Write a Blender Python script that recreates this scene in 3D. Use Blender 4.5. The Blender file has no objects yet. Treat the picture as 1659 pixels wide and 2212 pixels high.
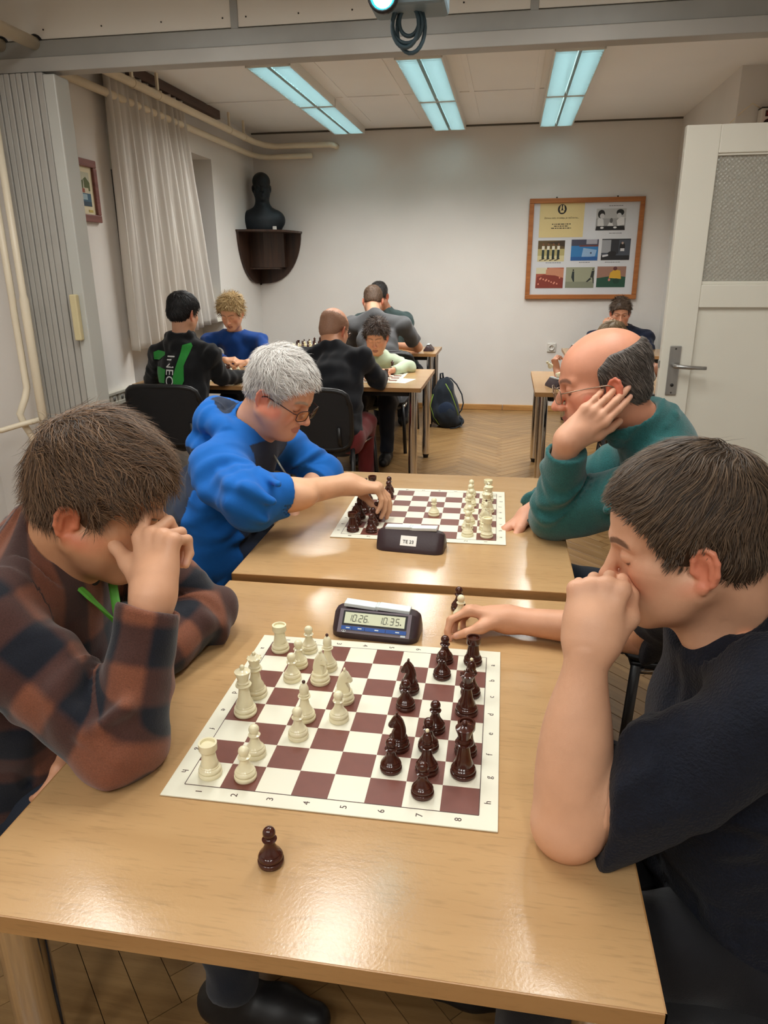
import bpy, bmesh, math, random
import numpy as np
from mathutils import Vector, Matrix
random.seed(7); RNG = np.random.default_rng(7)
S = bpy.context.scene
COL = S.collection
# ------------------------------------------------------------------ camera
cam_d = bpy.data.cameras.new('camera'); cam = bpy.data.objects.new('camera', cam_d); COL.objects.link(cam)
YAW, PITCH, ROLL = 0.16708, 0.32718, -0.00733
_f0 = Vector((-math.sin(YAW), math.cos(YAW), 0)); _r0 = Vector((math.cos(YAW), math.sin(YAW), 0)); _z = Vector((0, 0, 1))
_f = _f0*math.cos(PITCH) - _z*math.sin(PITCH); _u = _z*math.cos(PITCH) + _f0*math.sin(PITCH)
_r = _r0*math.cos(ROLL) + _u*math.sin(ROLL); _u = -_r0*math.sin(ROLL) + _u*math.cos(ROLL)
cam.matrix_world = Matrix(((_r.x, _u.x, -_f.x, 0), (_r.y, _u.y, -_f.y, 0), (_r.z, _u.z, -_f.z, 1.38), (0, 0, 0, 1)))
cam_d.sensor_fit = 'VERTICAL'; cam_d.sensor_height = 24.0; cam_d.lens = 1557.73/2212*24.0
cam_d.clip_start = .02
S.camera = cam
# ------------------------------------------------------------------ world and exposure
W = bpy.data.worlds.new('world'); S.world = W; W.use_nodes = True
W.node_tree.nodes['Background'].inputs[0].default_value = (.02, .025, .04, 1)   # night outside
W.node_tree.nodes['Background'].inputs[1].default_value = .3
S.view_settings.view_transform = 'Standard'; S.view_settings.look = 'None'; S.view_settings.gamma = 1.0
S.view_settings.use_curve_mapping = False
S.view_settings.exposure = 0.0
LAMP_POWER = 16.0          # each ceiling luminaire, watts
LAMP_POWER_BACK = 16.0
LAMP_COLOR = (1.0, .965, .915)
S.cycles.max_bounces = 6; S.cycles.diffuse_bounces = 4; S.cycles.glossy_bounces = 3; S.cycles.transmission_bounces = 4; S.cycles.transparent_max_bounces = 6
S.cycles.use_adaptive_sampling = True; S.cycles.adaptive_threshold = .12
S.cycles.caustics_reflective = False; S.cycles.caustics_refractive = False
S.cycles.use_denoising = True
# ------------------------------------------------------------------ helpers
def lin(c):
    return tuple(((x/255)/12.92 if x/255 <= .04045 else (((x/255)+.055)/1.055)**2.4) for x in c)
MATS = {}
def mat(name, col, rough=.5, metal=0., noise=None, bump=None, spec=.5, attr=False, emit=None, trans=0., sheen=0., coat=0., rnd=0., sss=0.):
    """procedural Principled material: noise=(scale, amount[, stretch]) varies the colour, bump=(scale, strength[, stretch]) the relief"""
    if name in MATS: return MATS[name]
    m = bpy.data.materials.new(name); MATS[name] = m; m.use_nodes = True
    nt = m.node_tree; N = nt.nodes; L = nt.links; b = N['Principled BSDF']
    c = lin(col) + (1,)
    b.inputs['Base Color'].default_value = c
    b.inputs['Roughness'].default_value = rough; b.inputs['Metallic'].default_value = metal
    b.inputs['Specular IOR Level'].default_value = spec
    b.inputs['Transmission Weight'].default_value = trans
    b.inputs['Sheen Weight'].default_value = sheen; b.inputs['Coat Weight'].default_value = coat
    if sss:
        b.inputs['Subsurface Weight'].default_value = sss; b.inputs['Subsurface Radius'].default_value = (1, .35, .2); b.inputs['Subsurface Scale'].default_value = .008
    tc = N.new('ShaderNodeTexCoord')
    src = None
    if attr:
        a = N.new('ShaderNodeAttribute'); a.attribute_name = 'Col'; src = a.outputs['Color']
    if rnd:
        oi = N.new('ShaderNodeObjectInfo'); hs = N.new('ShaderNodeHueSaturation'); mr = N.new('ShaderNodeMapRange')
        mr.inputs['To Min'].default_value = 1-rnd; mr.inputs['To Max'].default_value = 1+rnd
        L.new(oi.outputs['Random'], mr.inputs['Value']); L.new(mr.outputs[0], hs.inputs['Value']); hs.inputs['Color'].default_value = c
        src = hs.outputs['Color']
    def tex(t):
        n = N.new('ShaderNodeTexNoise'); n.inputs['Scale'].default_value = t[0]; n.inputs['Detail'].default_value = 2
        mp = N.new('ShaderNodeMapping'); L.new(tc.outputs['Object'], mp.inputs['Vector']); L.new(mp.outputs[0], n.inputs['Vector'])
        if len(t) > 2: mp.inputs['Scale'].default_value = t[2]
        return n
    if noise:
        n = tex(noise); mr = N.new('ShaderNodeMapRange'); mr.inputs['From Min'].default_value = .3; mr.inputs['From Max'].default_value = .7
        mr.inputs['To Min'].default_value = 1-noise[1]; mr.inputs['To Max'].default_value = 1+noise[1]
        L.new(n.outputs['Fac'], mr.inputs['Value'])
        mx = N.new('ShaderNodeMix'); mx.data_type = 'RGBA'; mx.blend_type = 'MULTIPLY'; mx.inputs[0].default_value = 1
        cb = N.new('ShaderNodeCombineColor')
        for i in range(3): L.new(mr.outputs[0], cb.inputs[i])
        if src is not None: L.new(src, mx.inputs[6])
        else: mx.inputs[6].default_value = c
        L.new(cb.outputs[0], mx.inputs[7]); src = mx.outputs[2]
    if src is not None: L.new(src, b.inputs['Base Color'])
    if bump:
        n = tex(bump); bp = N.new('ShaderNodeBump'); bp.inputs['Strength'].default_value = bump[1]; bp.inputs['Distance'].default_value = .004
        L.new(n.outputs['Fac'], bp.inputs['Height']); L.new(bp.outputs[0], b.inputs['Normal'])
    if emit:
        b.inputs['Emission Color'].default_value = lin(emit[0])+(1,); b.inputs['Emission Strength'].default_value = emit[1]
    return m

def tag(o, label=None, cat=None, group=None, kind=None):
    if label: o['label'] = label
    if cat: o['category'] = cat
    if group: o['group'] = group
    if kind: o['kind'] = kind
    return o
def link(o, parent=None):
    COL.objects.link(o)
    if parent is not None: o.parent = parent
    return o
def empty(name, loc=(0, 0, 0), rz=0, **k):
    o = bpy.data.objects.new(name, None); o.location = loc; o.rotation_euler = (0, 0, rz); o.empty_display_size = .1
    COL.objects.link(o); return tag(o, **k)
class MB:
    """collects shapes; build() links them as ONE mesh object"""
    def __init__(s): s.v = []; s.f = []; s.m = []; s.mi = 0
    def add(s, vs, fs):
        o = len(s.v); s.v += [tuple(x) for x in vs]; s.f += [tuple(i+o for i in f) for f in fs]; s.m += [s.mi]*len(fs); return s
    def box(s, x0, x1, y0, y1, z0, z1, bev=0.):
        if bev <= 0:
            return s.add([(x0, y0, z0), (x1, y0, z0), (x1, y1, z0), (x0, y1, z0), (x0, y0, z1), (x1, y0, z1), (x1, y1, z1), (x0, y1, z1)],
                         [(0, 3, 2, 1), (4, 5, 6, 7), (0, 1, 5, 4), (1, 2, 6, 5), (2, 3, 7, 6), (3, 0, 4, 7)])
        bm = bmesh.new(); bmesh.ops.create_cube(bm, size=1)
        bmesh.ops.transform(bm, matrix=Matrix.Translation(((x0+x1)/2, (y0+y1)/2, (z0+z1)/2)) @ Matrix.Diagonal((x1-x0, y1-y0, z1-z0, 1)), verts=bm.verts)
        bmesh.ops.bevel(bm, geom=list(bm.edges), offset=bev, segments=2, profile=.5, affect='EDGES')
        s.bm(bm); return s
    def bm(s, bm):
        bm.verts.index_update(); s.add([v.co[:] for v in bm.verts], [[v.index for v in f.verts] for f in bm.faces]); bm.free(); return s
    def obox(s, c, ax, ay, az, h):
        """box at c with axes ax, ay, az (unit vectors) and half sizes h"""
        c = Vector(c); a = [Vector(ax)*h[0], Vector(ay)*h[1], Vector(az)*h[2]]
        vs = [c+a[0]*i+a[1]*j+a[2]*k for k in (-1, 1) for j in (-1, 1) for i in (-1, 1)]
        return s.add(vs, [(0, 2, 3, 1), (4, 5, 7, 6), (0, 1, 5, 4), (1, 3, 7, 5), (3, 2, 6, 7), (2, 0, 4, 6)])
    def lathe(s, prof, n=20, c=(0, 0, 0), cap=True):
        vs = []; fs = []
        for r, z in prof:
            for i in range(n):
                a = 2*math.pi*i/n; vs.append((c[0]+r*math.cos(a), c[1]+r*math.sin(a), c[2]+z))
        for j in range(len(prof)-1):
            for i in range(n):
                fs.append((j*n+i, j*n+(i+1) % n, (j+1)*n+(i+1) % n, (j+1)*n+i))
        if cap:
            fs.append(tuple(range(n-1, -1, -1))); fs.append(tuple((len(prof)-1)*n+i for i in range(n)))
        return s.add(vs, fs)
    def tube(s, pts, r, n=8, closed=False, flat=1.):
        pts = [Vector(p) for p in pts]; vs = []; fs = []; m = len(pts)
        rs = r if isinstance(r, (list, tuple)) else [r]*m
        prev = None
        for i, p in enumerate(pts):
            if closed: d = pts[(i+1) % m]-pts[i-1]
            else: d = pts[min(i+1, m-1)]-pts[max(i-1, 0)]
            d.normalize()
            if prev is None:
                a = Vector((0, 0, 1)) if abs(d.z) < .9 else Vector((1, 0, 0)); u = d.cross(a).normalized()
            else: u = (prev-d*prev.dot(d)).normalized()
            prev = u; w = d.cross(u)
            for k in range(n):
                t = 2*math.pi*k/n; vs.append(p+(u*math.cos(t)+w*math.sin(t)*flat)*rs[i])
        for i in range(m if closed else m-1):
            j = (i+1) % m
            for k in range(n): fs.append((i*n+k, i*n+(k+1) % n, j*n+(k+1) % n, j*n+k))
        if not closed: fs.append(tuple(range(n-1, -1, -1))); fs.append(tuple((m-1)*n+k for k in range(n)))
        return s.add(vs, fs)
    def prism(s, poly, ax, d0, d1):
        """extrude a 2-D polygon: ax='y' polygon in (x,z); 'x' polygon in (y,z); 'z' polygon in (x,y)"""
        def P(a, b, d): return (a, d, b) if ax == 'y' else ((d, a, b) if ax == 'x' else (a, b, d))
        n = len(poly); vs = [P(a, b, d0) for a, b in poly]+[P(a, b, d1) for a, b in poly]
        return s.add(vs, [tuple(range(n)), tuple(range(2*n-1, n-1, -1))]+[(i, (i+1) % n+0, (i+1) % n+n, i+n)[::-1] for i in range(n)])
    def ball(s, c, r, n=12, m=8, sc=(1, 1, 1)):
        vs = [(c[0], c[1], c[2]-r*sc[2])]; fs = []
        for j in range(1, m):
            t = math.pi*j/m
            for i in range(n):
                a = 2*math.pi*i/n; vs.append((c[0]+r*sc[0]*math.sin(t)*math.cos(a), c[1]+r*sc[1]*math.sin(t)*math.sin(a), c[2]-r*sc[2]*math.cos(t)))
        vs.append((c[0], c[1], c[2]+r*sc[2])); e = len(vs)-1
        for i in range(n):
            fs.append((0, 1+(i+1) % n, 1+i)); fs.append((e, e-n+i, e-n+(i+1) % n))
        for j in range(m-2):
            for i in range(n): fs.append((1+j*n+i, 1+j*n+(i+1) % n, 1+(j+1)*n+(i+1) % n, 1+(j+1)*n+i))
        return s.add(vs, fs)
    def mesh(s, name, mats, smooth=False):
        me = bpy.data.meshes.new(name); me.from_pydata(s.v, [], s.f)
        mats = mats if isinstance(mats, (list, tuple)) else [mats]
        for m in mats: me.materials.append(m)
        if len(mats) > 1: me.polygons.foreach_set('material_index', s.m)
        bm = bmesh.new(); bm.from_mesh(me); bmesh.ops.recalc_face_normals(bm, faces=bm.faces); bm.to_mesh(me); bm.free()
        if smooth:
            me.polygons.foreach_set('use_smooth', [True]*len(me.polygons))
            if smooth is not True: me.set_sharp_from_angle(angle=smooth)
        me.update(); return me
    def build(s, name, mats, parent=None, smooth=False, loc=None, rot=None):
        o = bpy.data.objects.new(name, s.mesh(name, mats, smooth))
        if loc: o.location = loc
        if rot: o.rotation_euler = rot
        return link(o, parent)
def copy_tree(o, parent=None):
    c = o.copy(); COL.objects.link(c); c.parent = parent
    for ch in list(o.children): copy_tree(ch, c)
    return c
def text_mesh(txt, size, material, name='lettering', extrude=.0002, align='CENTER'):
    cu = bpy.data.curves.new('t', 'FONT'); cu.body = txt; cu.size = size; cu.align_x = align; cu.align_y = 'CENTER'; cu.extrude = extrude; cu.resolution_u = 3
    t = bpy.data.objects.new('t', cu); COL.objects.link(t)
    bpy.context.view_layer.update()
    me = bpy.data.meshes.new_from_object(t.evaluated_get(bpy.context.evaluated_depsgraph_get()))
    bpy.data.objects.remove(t); bpy.data.curves.remove(cu); me.materials.clear(); me.materials.append(material); me.name = name
    return me
def text_obj(txt, size, material, parent, loc, rot=(0, 0, 0), name='lettering', align='CENTER'):
    o = bpy.data.objects.new(name, text_mesh(txt, size, material, name, align=align)); o.location = loc; o.rotation_euler = rot
    return link(o, parent)
PI = math.pi
def wood(name, c1, c2, axis=0, rough=.35, scale=1., bump=.05, attr=False):
    """streaky laminate: fine long grain along axis (0=x, 1=y, 2=z)"""
    if name in MATS: return MATS[name]
    m = bpy.data.materials.new(name); MATS[name] = m; m.use_nodes = True
    nt = m.node_tree; N = nt.nodes; L = nt.links; b = N['Principled BSDF']
    tc = N.new('ShaderNodeTexCoord'); mp = N.new('ShaderNodeMapping'); L.new(tc.outputs['Object'], mp.inputs[0])
    oi = N.new('ShaderNodeObjectInfo'); sc = [30*scale]*3; sc[axis] = 2.2*scale; mp.inputs['Scale'].default_value = sc
    vm = N.new('ShaderNodeVectorMath'); vm.operation = 'MULTIPLY_ADD'; L.new(oi.outputs['Random'], vm.inputs[0]); vm.inputs[1].default_value = (40, 40, 40); L.new(mp.outputs[0], vm.inputs[2])
    n1 = N.new('ShaderNodeTexNoise'); n1.inputs['Scale'].default_value = 1.0; n1.inputs['Detail'].default_value = 5; n1.inputs['Distortion'].default_value = .6; L.new(vm.outputs[0], n1.inputs['Vector'])
    mp2 = N.new('ShaderNodeMapping'); L.new(tc.outputs['Object'], mp2.inputs[0]); s2 = [420*scale]*3; s2[axis] = 45*scale; mp2.inputs['Scale'].default_value = s2
    n2 = N.new('ShaderNodeTexNoise'); n2.inputs['Scale'].default_value = 1.0; L.new(mp2.outputs[0], n2.inputs['Vector'])
    cr = N.new('ShaderNodeValToRGB'); cr.color_ramp.elements[0].position = .3; cr.color_ramp.elements[1].position = .72
    cr.color_ramp.elements[0].color = lin(c1)+(1,); cr.color_ramp.elements[1].color = lin(c2)+(1,)
    L.new(n1.outputs['Fac'], cr.inputs[0])
    mr = N.new('ShaderNodeMapRange'); mr.inputs['From Min'].default_value = .55; mr.inputs['From Max'].default_value = .72; mr.inputs['To Min'].default_value = 1; mr.inputs['To Max'].default_value = .86
    L.new(n2.outputs['Fac'], mr.inputs[0]); cb = N.new('ShaderNodeCombineColor')
    for i in range(3): L.new(mr.outputs[0], cb.inputs[i])
    mx = N.new('ShaderNodeMix'); mx.data_type = 'RGBA'; mx.blend_type = 'MULTIPLY'; mx.inputs[0].default_value = 1
    L.new(cr.outputs[0], mx.inputs[6]); L.new(cb.outputs[0], mx.inputs[7]); out = mx.outputs[2]
    hs = N.new('ShaderNodeHueSaturation'); mv = N.new('ShaderNodeMapRange'); mv.inputs['To Min'].default_value = .86; mv.inputs['To Max'].default_value = 1.12
    if attr:
        a = N.new('ShaderNodeAttribute'); a.attribute_name = 'Col'; L.new(a.outputs['Fac'], mv.inputs[0])
    else: L.new(oi.outputs['Random'], mv.inputs[0])
    if 'parquet' in name: L.new(mv.outputs[0], hs.inputs['Value'])
    L.new(out, hs.inputs['Color']); L.new(hs.outputs[0], b.inputs['Base Color'])
    b.inputs['Roughness'].default_value = rough
    bp = N.new('ShaderNodeBump'); bp.inputs['Strength'].default_value = bump; bp.inputs['Distance'].default_value = .002
    n3 = N.new('ShaderNodeTexNoise'); n3.inputs['Scale'].default_value = 260; L.new(tc.outputs['Object'], n3.inputs['Vector'])
    L.new(n3.outputs['Fac'], bp.inputs['Height']); L.new(bp.outputs[0], b.inputs['Normal'])
    return m

# ------------------------------------------------------------------ materials
PAINT = mat('wall_paint', (224, 220, 215), .85, noise=(2.5, .025), bump=(60, .12))
CEILP = mat('ceiling_paint', (236, 237, 238), .9, noise=(1.5, .02), bump=(80, .05))
GREY = mat('grey_metal', (172, 170, 164), .45, .1, noise=(6, .05))
GREYD = mat('grey_metal_strip', (150, 150, 145), .45, .15, noise=(9, .05))
PANEL = mat('header_panel_board', (224, 219, 208), .7, noise=(2, .03), bump=(120, .05))
CREAM = mat('cream_pipe_paint', (226, 214, 190), .4, noise=(8, .03), bump=(40, .06))
WHITE = mat('white_gloss_paint', (222, 219, 206), .35, noise=(4, .02), bump=(25, .04))
BLACK = mat('black_plastic', (18, 18, 20), .45, bump=(300, .06))
CHROME = mat('chrome', (215, 210, 205), .12, 1.0, noise=(3, .04))
DARKGLASS = mat('night_window_glass', (10, 13, 16), .08, spec=.6)
STEEL = mat('brushed_steel', (170, 170, 168), .35, .9, noise=(40, .06, (1, 1, .05)))
SCREW = mat('screw', (60, 58, 54), .4, .7)
PAPER = mat('white_paper', (232, 230, 224), .8, noise=(3, .015))
INK = mat('black_ink', (28, 26, 26), .7)
XL, XR, YB, YF, ZC = -2.5, 1.42, 7.37, -2.6, 2.6
YH = 3.30          # plane of the folding partition
# ------------------------------------------------------------------ floor: herringbone oak parquet
PARQ = wood('parquet_oak', (128, 96, 58), (160, 126, 82), 0, .3, 1.2, .04)
PARQ_S = wood('parquet_oak_far', (128, 96, 58), (160, 126, 82), 0, .3, 1.2, .04, attr=True)
fl = tag(MB().box(-2.95, 2.1, YF, YB+.1, -.05, -.006).build('floor', mat('floor_joint_dark', (70, 46, 24), .8)), kind='structure')
PW, PL = .068, .408
pm = MB().box(-PL/2+.0008, PL/2-.0008, -PW/2+.0008, PW/2-.0008, -.012, 0, .0012).mesh('plank', PARQ)
def cells():
    # herringbone in a frame turned by 45 degrees
    out = []; n = int(PL/PW)
    for i in range(-130, 130):
        for j in range(-14, 14):
            u = i*PW + j*2*PL*0; 
            # rows: plank A horizontal at (i*PW + j*2*n*PW, i*PW), plank B vertical beside it
            bx, by = i*PW + j*2*PL, i*PW
            out.append((bx+PL/2, by+PW/2, 0)); out.append((bx+PL+PW/2, by+PW-PL/2 + 0*PW, 1))
    return out
cand = []
ca, sa = math.cos(PI/4), math.sin(PI/4)
for (u, v, o) in cells():
    x, y = u*ca-v*sa, u*sa+v*ca
    if -2.9 < x < 2.0 and -1.2 < y < YB+.12: cand.append((x, y, o))
def vis_rank(c):
    x, y, o = c
    if -.62 < x < .5 and 2.6 < y < YB: return y-2.6
    if x > .2 and .2 < y < 2.6: return 0
    if x < -.6 and y > 3.4: return 4+abs(x+1)
    return 9+abs(y)
cand.sort(key=vis_rank)
for (x, y, o) in cand[:300]:
    p = bpy.data.objects.new('plank', pm); p.location = (x, y, 0); p.rotation_euler = (0, 0, PI/4 + o*PI/2); link(p, fl)
rest = MB(); rc = []
for (x, y, o) in cand[300:]:
    a = PI/4+o*PI/2; c, s = math.cos(a), math.sin(a)
    rest.obox((x, y, -.006), (c, s, 0), (-s, c, 0), (0, 0, 1), (PL/2-.0008, PW/2-.0008, .006)); rc.append(random.random())
ro = rest.build('plank_field', PARQ_S, fl); tag(ro, kind='stuff')
ca_ = ro.data.color_attributes.new('Col', 'FLOAT_COLOR', 'POINT')
ca_.data.foreach_set('color', np.repeat(np.array(rc, np.float32), 32).ravel() if len(ro.data.vertices)*4 == len(rc)*32 else np.ones(len(ro.data.vertices)*4, np.float32))
# ------------------------------------------------------------------ walls and ceiling
def struct(name, mb, m, smooth=False): return tag(mb.build(name, m, smooth=smooth), kind='structure')
struct('wall_back', MB().box(-2.95, 2.1, YB, YB+.15, 0, ZC+.1), PAINT)
# left wall of the far room with its window niche (Y 4.62..6.30, sill .97, head 2.24)
NY0, NY1, NZ0, NZ1 = 4.62, 6.30, .97, 2.24
wl = MB()
wl.box(-2.95, XL, YH+.06, NY0, 0, ZC); wl.box(-2.95, XL, NY1, YB, 0, ZC)
wl.box(-2.95, XL, NY0, NY1, NZ1, ZC); wl.box(-2.95, XL-.2, NY0, NY1, 0, NZ0-.03)
struct('wall_left', wl, PAINT)
struct('trim_2', MB().box(-2.95, XL+.025, NY0-.01, NY1+.01, NZ0-.03, NZ0, .004), WHITE)     # window sill
struct('wall_right', MB().box(XR, 2.1, 5.65, YB, 0, ZC).box(1.92, 2.1, YF, 5.65, 0, ZC+.1), PAINT)
struct('wall_pier', MB().box(-2.95, -2.28, YH-.02, YH+.06, 0, ZC).box(-2.95, -2.6, YF, YH-.02, 0, ZC+.1), PAINT)
struct('wall_pier_right', MB().box(1.47, 1.92, YH-.08, YH+.06, 0, 2.2), PAINT)
struct('wall_front', MB().box(-2.95, 2.1, YF-.15, YF, 0, ZC+.1), PAINT)
cl = MB().box(-2.95, 2.1, YF, YB, ZC, ZC+.1)
ceil = struct('ceiling', cl, CEILP)
# ceiling joints: thin cover strips between the boards of the far ceiling
for (x0, x1, y) in ((-1.36, -.76, 6.05), (-.43, .18, 6.05), (-2.4, -1.70, 6.05)):
    MB().box(x0, x1, y-.02, y+.02, ZC-.006, ZC, .001).build('cover_strip', CEILP, ceil)
for x in (-1.29, -.86, -.34, .13): MB().box(x-.018, x+.018, 4.3, 7.0, ZC-.005, ZC, .001).build('cover_strip', CEILP, ceil)
struct('trim_3', MB().box(XL, XR, YB-.012, YB, ZC-.014, ZC), mat('dark_joint', (92, 88, 80), .8))
# baseboards
bbm = wood('oak_baseboard', (170, 120, 66), (205, 158, 98), 0, .4)
struct('baseboard_back', MB().box(XL, -.02, YB-.018, YB, 0, .055, .004).box(-.015, XR, YB-.018, YB, 0, .055, .004), bbm)
struct('baseboard_right', MB().box(XR-.018, XR, 5.65, YB-.02, 0, .055, .004), bbm)
# ------------------------------------------------------------------ window
wy = empty('window_1', (-2.78, 5.46, NZ0), kind='structure')
def wbox(name, y0, y1, z0, z1, m, x0=-.03, x1=.03): return MB().box(x0, x1, y0-5.46, y1-5.46, z0-NZ0, z1-NZ0, .004).build(name, m, wy)
wbox('frame_rail', NY0, NY1, NZ0, NZ0+.12, WHITE); wbox('frame_rail', NY0, NY1, NZ1-.2, NZ1, WHITE)
for y in (NY0, 5.43, NY1-.06): wbox('frame_stile', y, y+.06, NZ0+.12, NZ1-.2, WHITE)
for a, b in ((NY0+.06, 5.43), (5.49, NY1-.06)): wbox('pane', a, b, NZ0+.12, NZ1-.2, DARKGLASS, -.005, .005)
# ------------------------------------------------------------------ header over the folding partition
hdr = empty('trim_1', (0, YH, 2.19), kind='structure')
xs = [-2.28-.32, -1.16, .045, 1.25, 2.1]
for a, b in zip(xs[:-1], xs[1:]):
    MB().box(a+.012, b-.012, -.01, .03, .125, ZC-2.19, .002).build('panel', PANEL, hdr)
    sc = MB()
    for k in range(6):
        for z in (.16, .36): sc.ball((a+.05+k*(b-a-.1)/5, -.011, z), .0035, 6, 4)
    o = sc.build('screws', SCREW, hdr)
for x in xs[1:-1]: MB().box(x-.016, x+.016, -.014, .03, .075, ZC-2.19, .002).build('cover_strip', GREYD, hdr)
MB().box(-2.6, 2.1, -.03, .05, 0, .055, .003).build('track_rail', GREY, hdr)
MB().box(-2.6, 2.1, -.018, .05, .056, .12, .003).build('track_rail_upper', GREYD, hdr)
# ------------------------------------------------------------------ folded accordion partition on the left
ap = empty('folding_partition', (-2.1, YH, 0), label='grey folding accordion partition pushed together against the left wall', cat='partition')
x = -2.275
for k, w in enumerate((.034, .03, .028, .03, .028, .03, .036, .034)):
    MB().box(x+2.1+.0015, x+w+2.1-.0015, -.05+.003*(k % 2), .05, .01, 2.185, .004).build('slat', GREY, ap); x += w
o = MB().box(x+2.1+.003, -1.985+2.1+.02, -.055, .055, .01, 2.175, .006).build('end_post', mat('grey_post', (190, 191, 185), .45, .1, noise=(5, .03)), ap)
hd = MB().box(-.0, .035, -.085, -.055, 1.06, 1.27, .006).build('handle', mat('ivory_plastic', (205, 192, 150), .45), o, loc=(.075, 0, 0)); tag(hd, label='ivory plastic pull handle')
# ------------------------------------------------------------------ heating pipes
def pipe(name, pts, r, label, cat='pipe', group=None, n=12): 
    p0 = Vector(pts[0]); o = MB().tube([Vector(q)-p0 for q in pts], r, n).build(name, CREAM, None, True, loc=p0); return tag(o, label, cat, group)
pipe('heating_pipe', [(-2.285, 3.17, 1.9), (-2.285, 3.17, 1.25), (-2.287, 3.17, 1.2), (-2.285, 3.17, .84), (-2.29, 3.15, .79), (-2.31, 3.12, .72), (-2.30, 3.13, .66), (-2.285, 3.15, .6), (-2.28, 3.15, 0.0)], .016, 'thinner cream heating pipe with a bend near the floor, left of the straight one')
pipe('heating_pipe', [(-2.225, 3.17, 2.2), (-2.225, 3.17, 1.27), (-2.225, 3.17, 1.25), (-2.225, 3.17, 0.)], [.016, .016, .0205, .0205], 'straight cream vertical heating pipe next to the folded partition')
pipe('radiator_pipe', [(-2.225, 3.14, .69), (-2.29, 3.09, .675), (-2.36, 3.04, .655), (-2.5, 2.96, .66), (-2.585, 2.9, .66)], .013, 'short slanting cream pipe branching to the radiator at far left')
for (z, xx, lab) in ((2.30, -2.06, 'upper'), (2.30, -2.22, 'lower')):
    pipe('heating_pipe', [(xx-.01, 1.2, z+.0), (xx, YH-.005, z)], .026, 'thick cream pipe passing into the header panel, %s one' % ('right' if lab == 'upper' else 'left'))
    r = MB(); r.tube([(xx+.032*math.cos(a), YH-.013, z+.032*math.sin(a)) for a in [2*PI*k/20 for k in range(20)]], .005, 6, True)
    tag(r.build('pipe_collar', BLACK, None, True), 'black rubber ring around the %s pipe at the header panel' % ('right' if lab == 'upper' else 'left'), 'collar')
pipe('ceiling_pipe', [(-2.36, YH+.06, 2.47), (-2.36, 7.0, 2.47), (-2.33, 7.2, 2.47), (-2.25, 7.3, 2.47), (-1.72, 7.3, 2.47), (-1.68, 7.32, 2.465), (-1.67, YB, 2.46)], .026, 'upper cream pipe hung under the ceiling along the window wall')
pipe('ceiling_pipe', [(-2.43, YH+.06, 2.38), (-2.43, 7.1, 2.38), (-2.40, 7.25, 2.38), (-2.32, 7.32, 2.38), (-1.9, 7.33, 2.385)], .024, 'lower cream pipe running along the window wall to the corner')
for y in (4.75, 5.1, 6.4, 6.75):
    tag(MB().box(-2.367, -2.353, y-.012, y+.012, 2.49, ZC).tube([(-2.36+.028*math.cos(a), y, 2.47+.028*math.sin(a)) for a in [2*PI*k/16 for k in range(16)]], .004, 5, True).build('pipe_hanger', CREAM),
        'white strap hanger holding the ceiling pipe, number %s from the corner' % {4.75: 'four', 5.1: 'three', 6.4: 'two', 6.75: 'one'}[y], 'hanger', 'pipe hangers')
# ------------------------------------------------------------------ curtain and rail
MB_ = MB().box(-2.47, -2.40, 4.4, 6.32, 2.535, ZC-.001, .004)
tag(MB_.build('curtain_rail', wood('dark_rail', (62, 42, 34), (88, 62, 50), 1, .5)), 'dark brown wooden curtain rail under the ceiling', 'curtain rail')
nu, nv = 150, 40; vs = []; fs = []
for j in range(nv+1):
    t = j/nv; z = 2.53-(2.53-.86)*t
    for i in range(nu+1):
        s = i/nu; y = 4.52+s*(1.12+.33*t)
        amp = .028+.014*t; ph = 2*PI*s*11
        xo = amp*math.sin(ph+.9*math.sin(5*s+1.5*t))+.012*math.sin(ph*2.3+3*t)
        zz = z + (.10*s*t if t > 0 else 0)
        vs.append((-2.43+xo, y+.012*math.cos(ph), zz))
for j in range(nv):
    for i in range(nu): a = j*(nu+1)+i; fs.append((a, a+1, a+nu+2, a+nu+1))
cm = mat('sheer_curtain_fabric', (244, 240, 234), .9, bump=(400, .1), trans=0.)
nt = cm.node_tree; b_ = nt.nodes['Principled BSDF']; tr = nt.nodes.new('ShaderNodeBsdfTranslucent'); tr.inputs[0].default_value = lin((225, 218, 208))+(1,)
tp = nt.nodes.new('ShaderNodeBsdfTransparent'); mx1 = nt.nodes.new('ShaderNodeMixShader'); mx2 = nt.nodes.new('ShaderNodeMixShader'); mx1.inputs[0].default_value = .35; mx2.inputs[0].default_value = .1
nt.links.new(b_.outputs[0], mx1.inputs[1]); nt.links.new(tr.outputs[0], mx1.inputs[2]); nt.links.new(mx1.outputs[0], mx2.inputs[1]); nt.links.new(tp.outputs[0], mx2.inputs[2]); nt.links.new(mx2.outputs[0], nt.nodes['Material Output'].inputs[0])
cu = MB(); cu.add(vs, fs); co = cu.build('curtain', cm, None, True); tag(co, 'sheer white curtain hanging in folds before the window', 'curtain')
md = co.modifiers.new('thickness', 'SOLIDIFY'); md.thickness = .0012
# small blind-cord winder on the niche side
tag(MB().box(-2.62, -2.58, NY1-.03, NY1-.001, 1.10, 1.24, .008).build('cord_winder', mat('ivory_plastic', (205, 192, 150), .45)), 'small ivory strap winder on the window reveal', 'strap winder')
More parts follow.
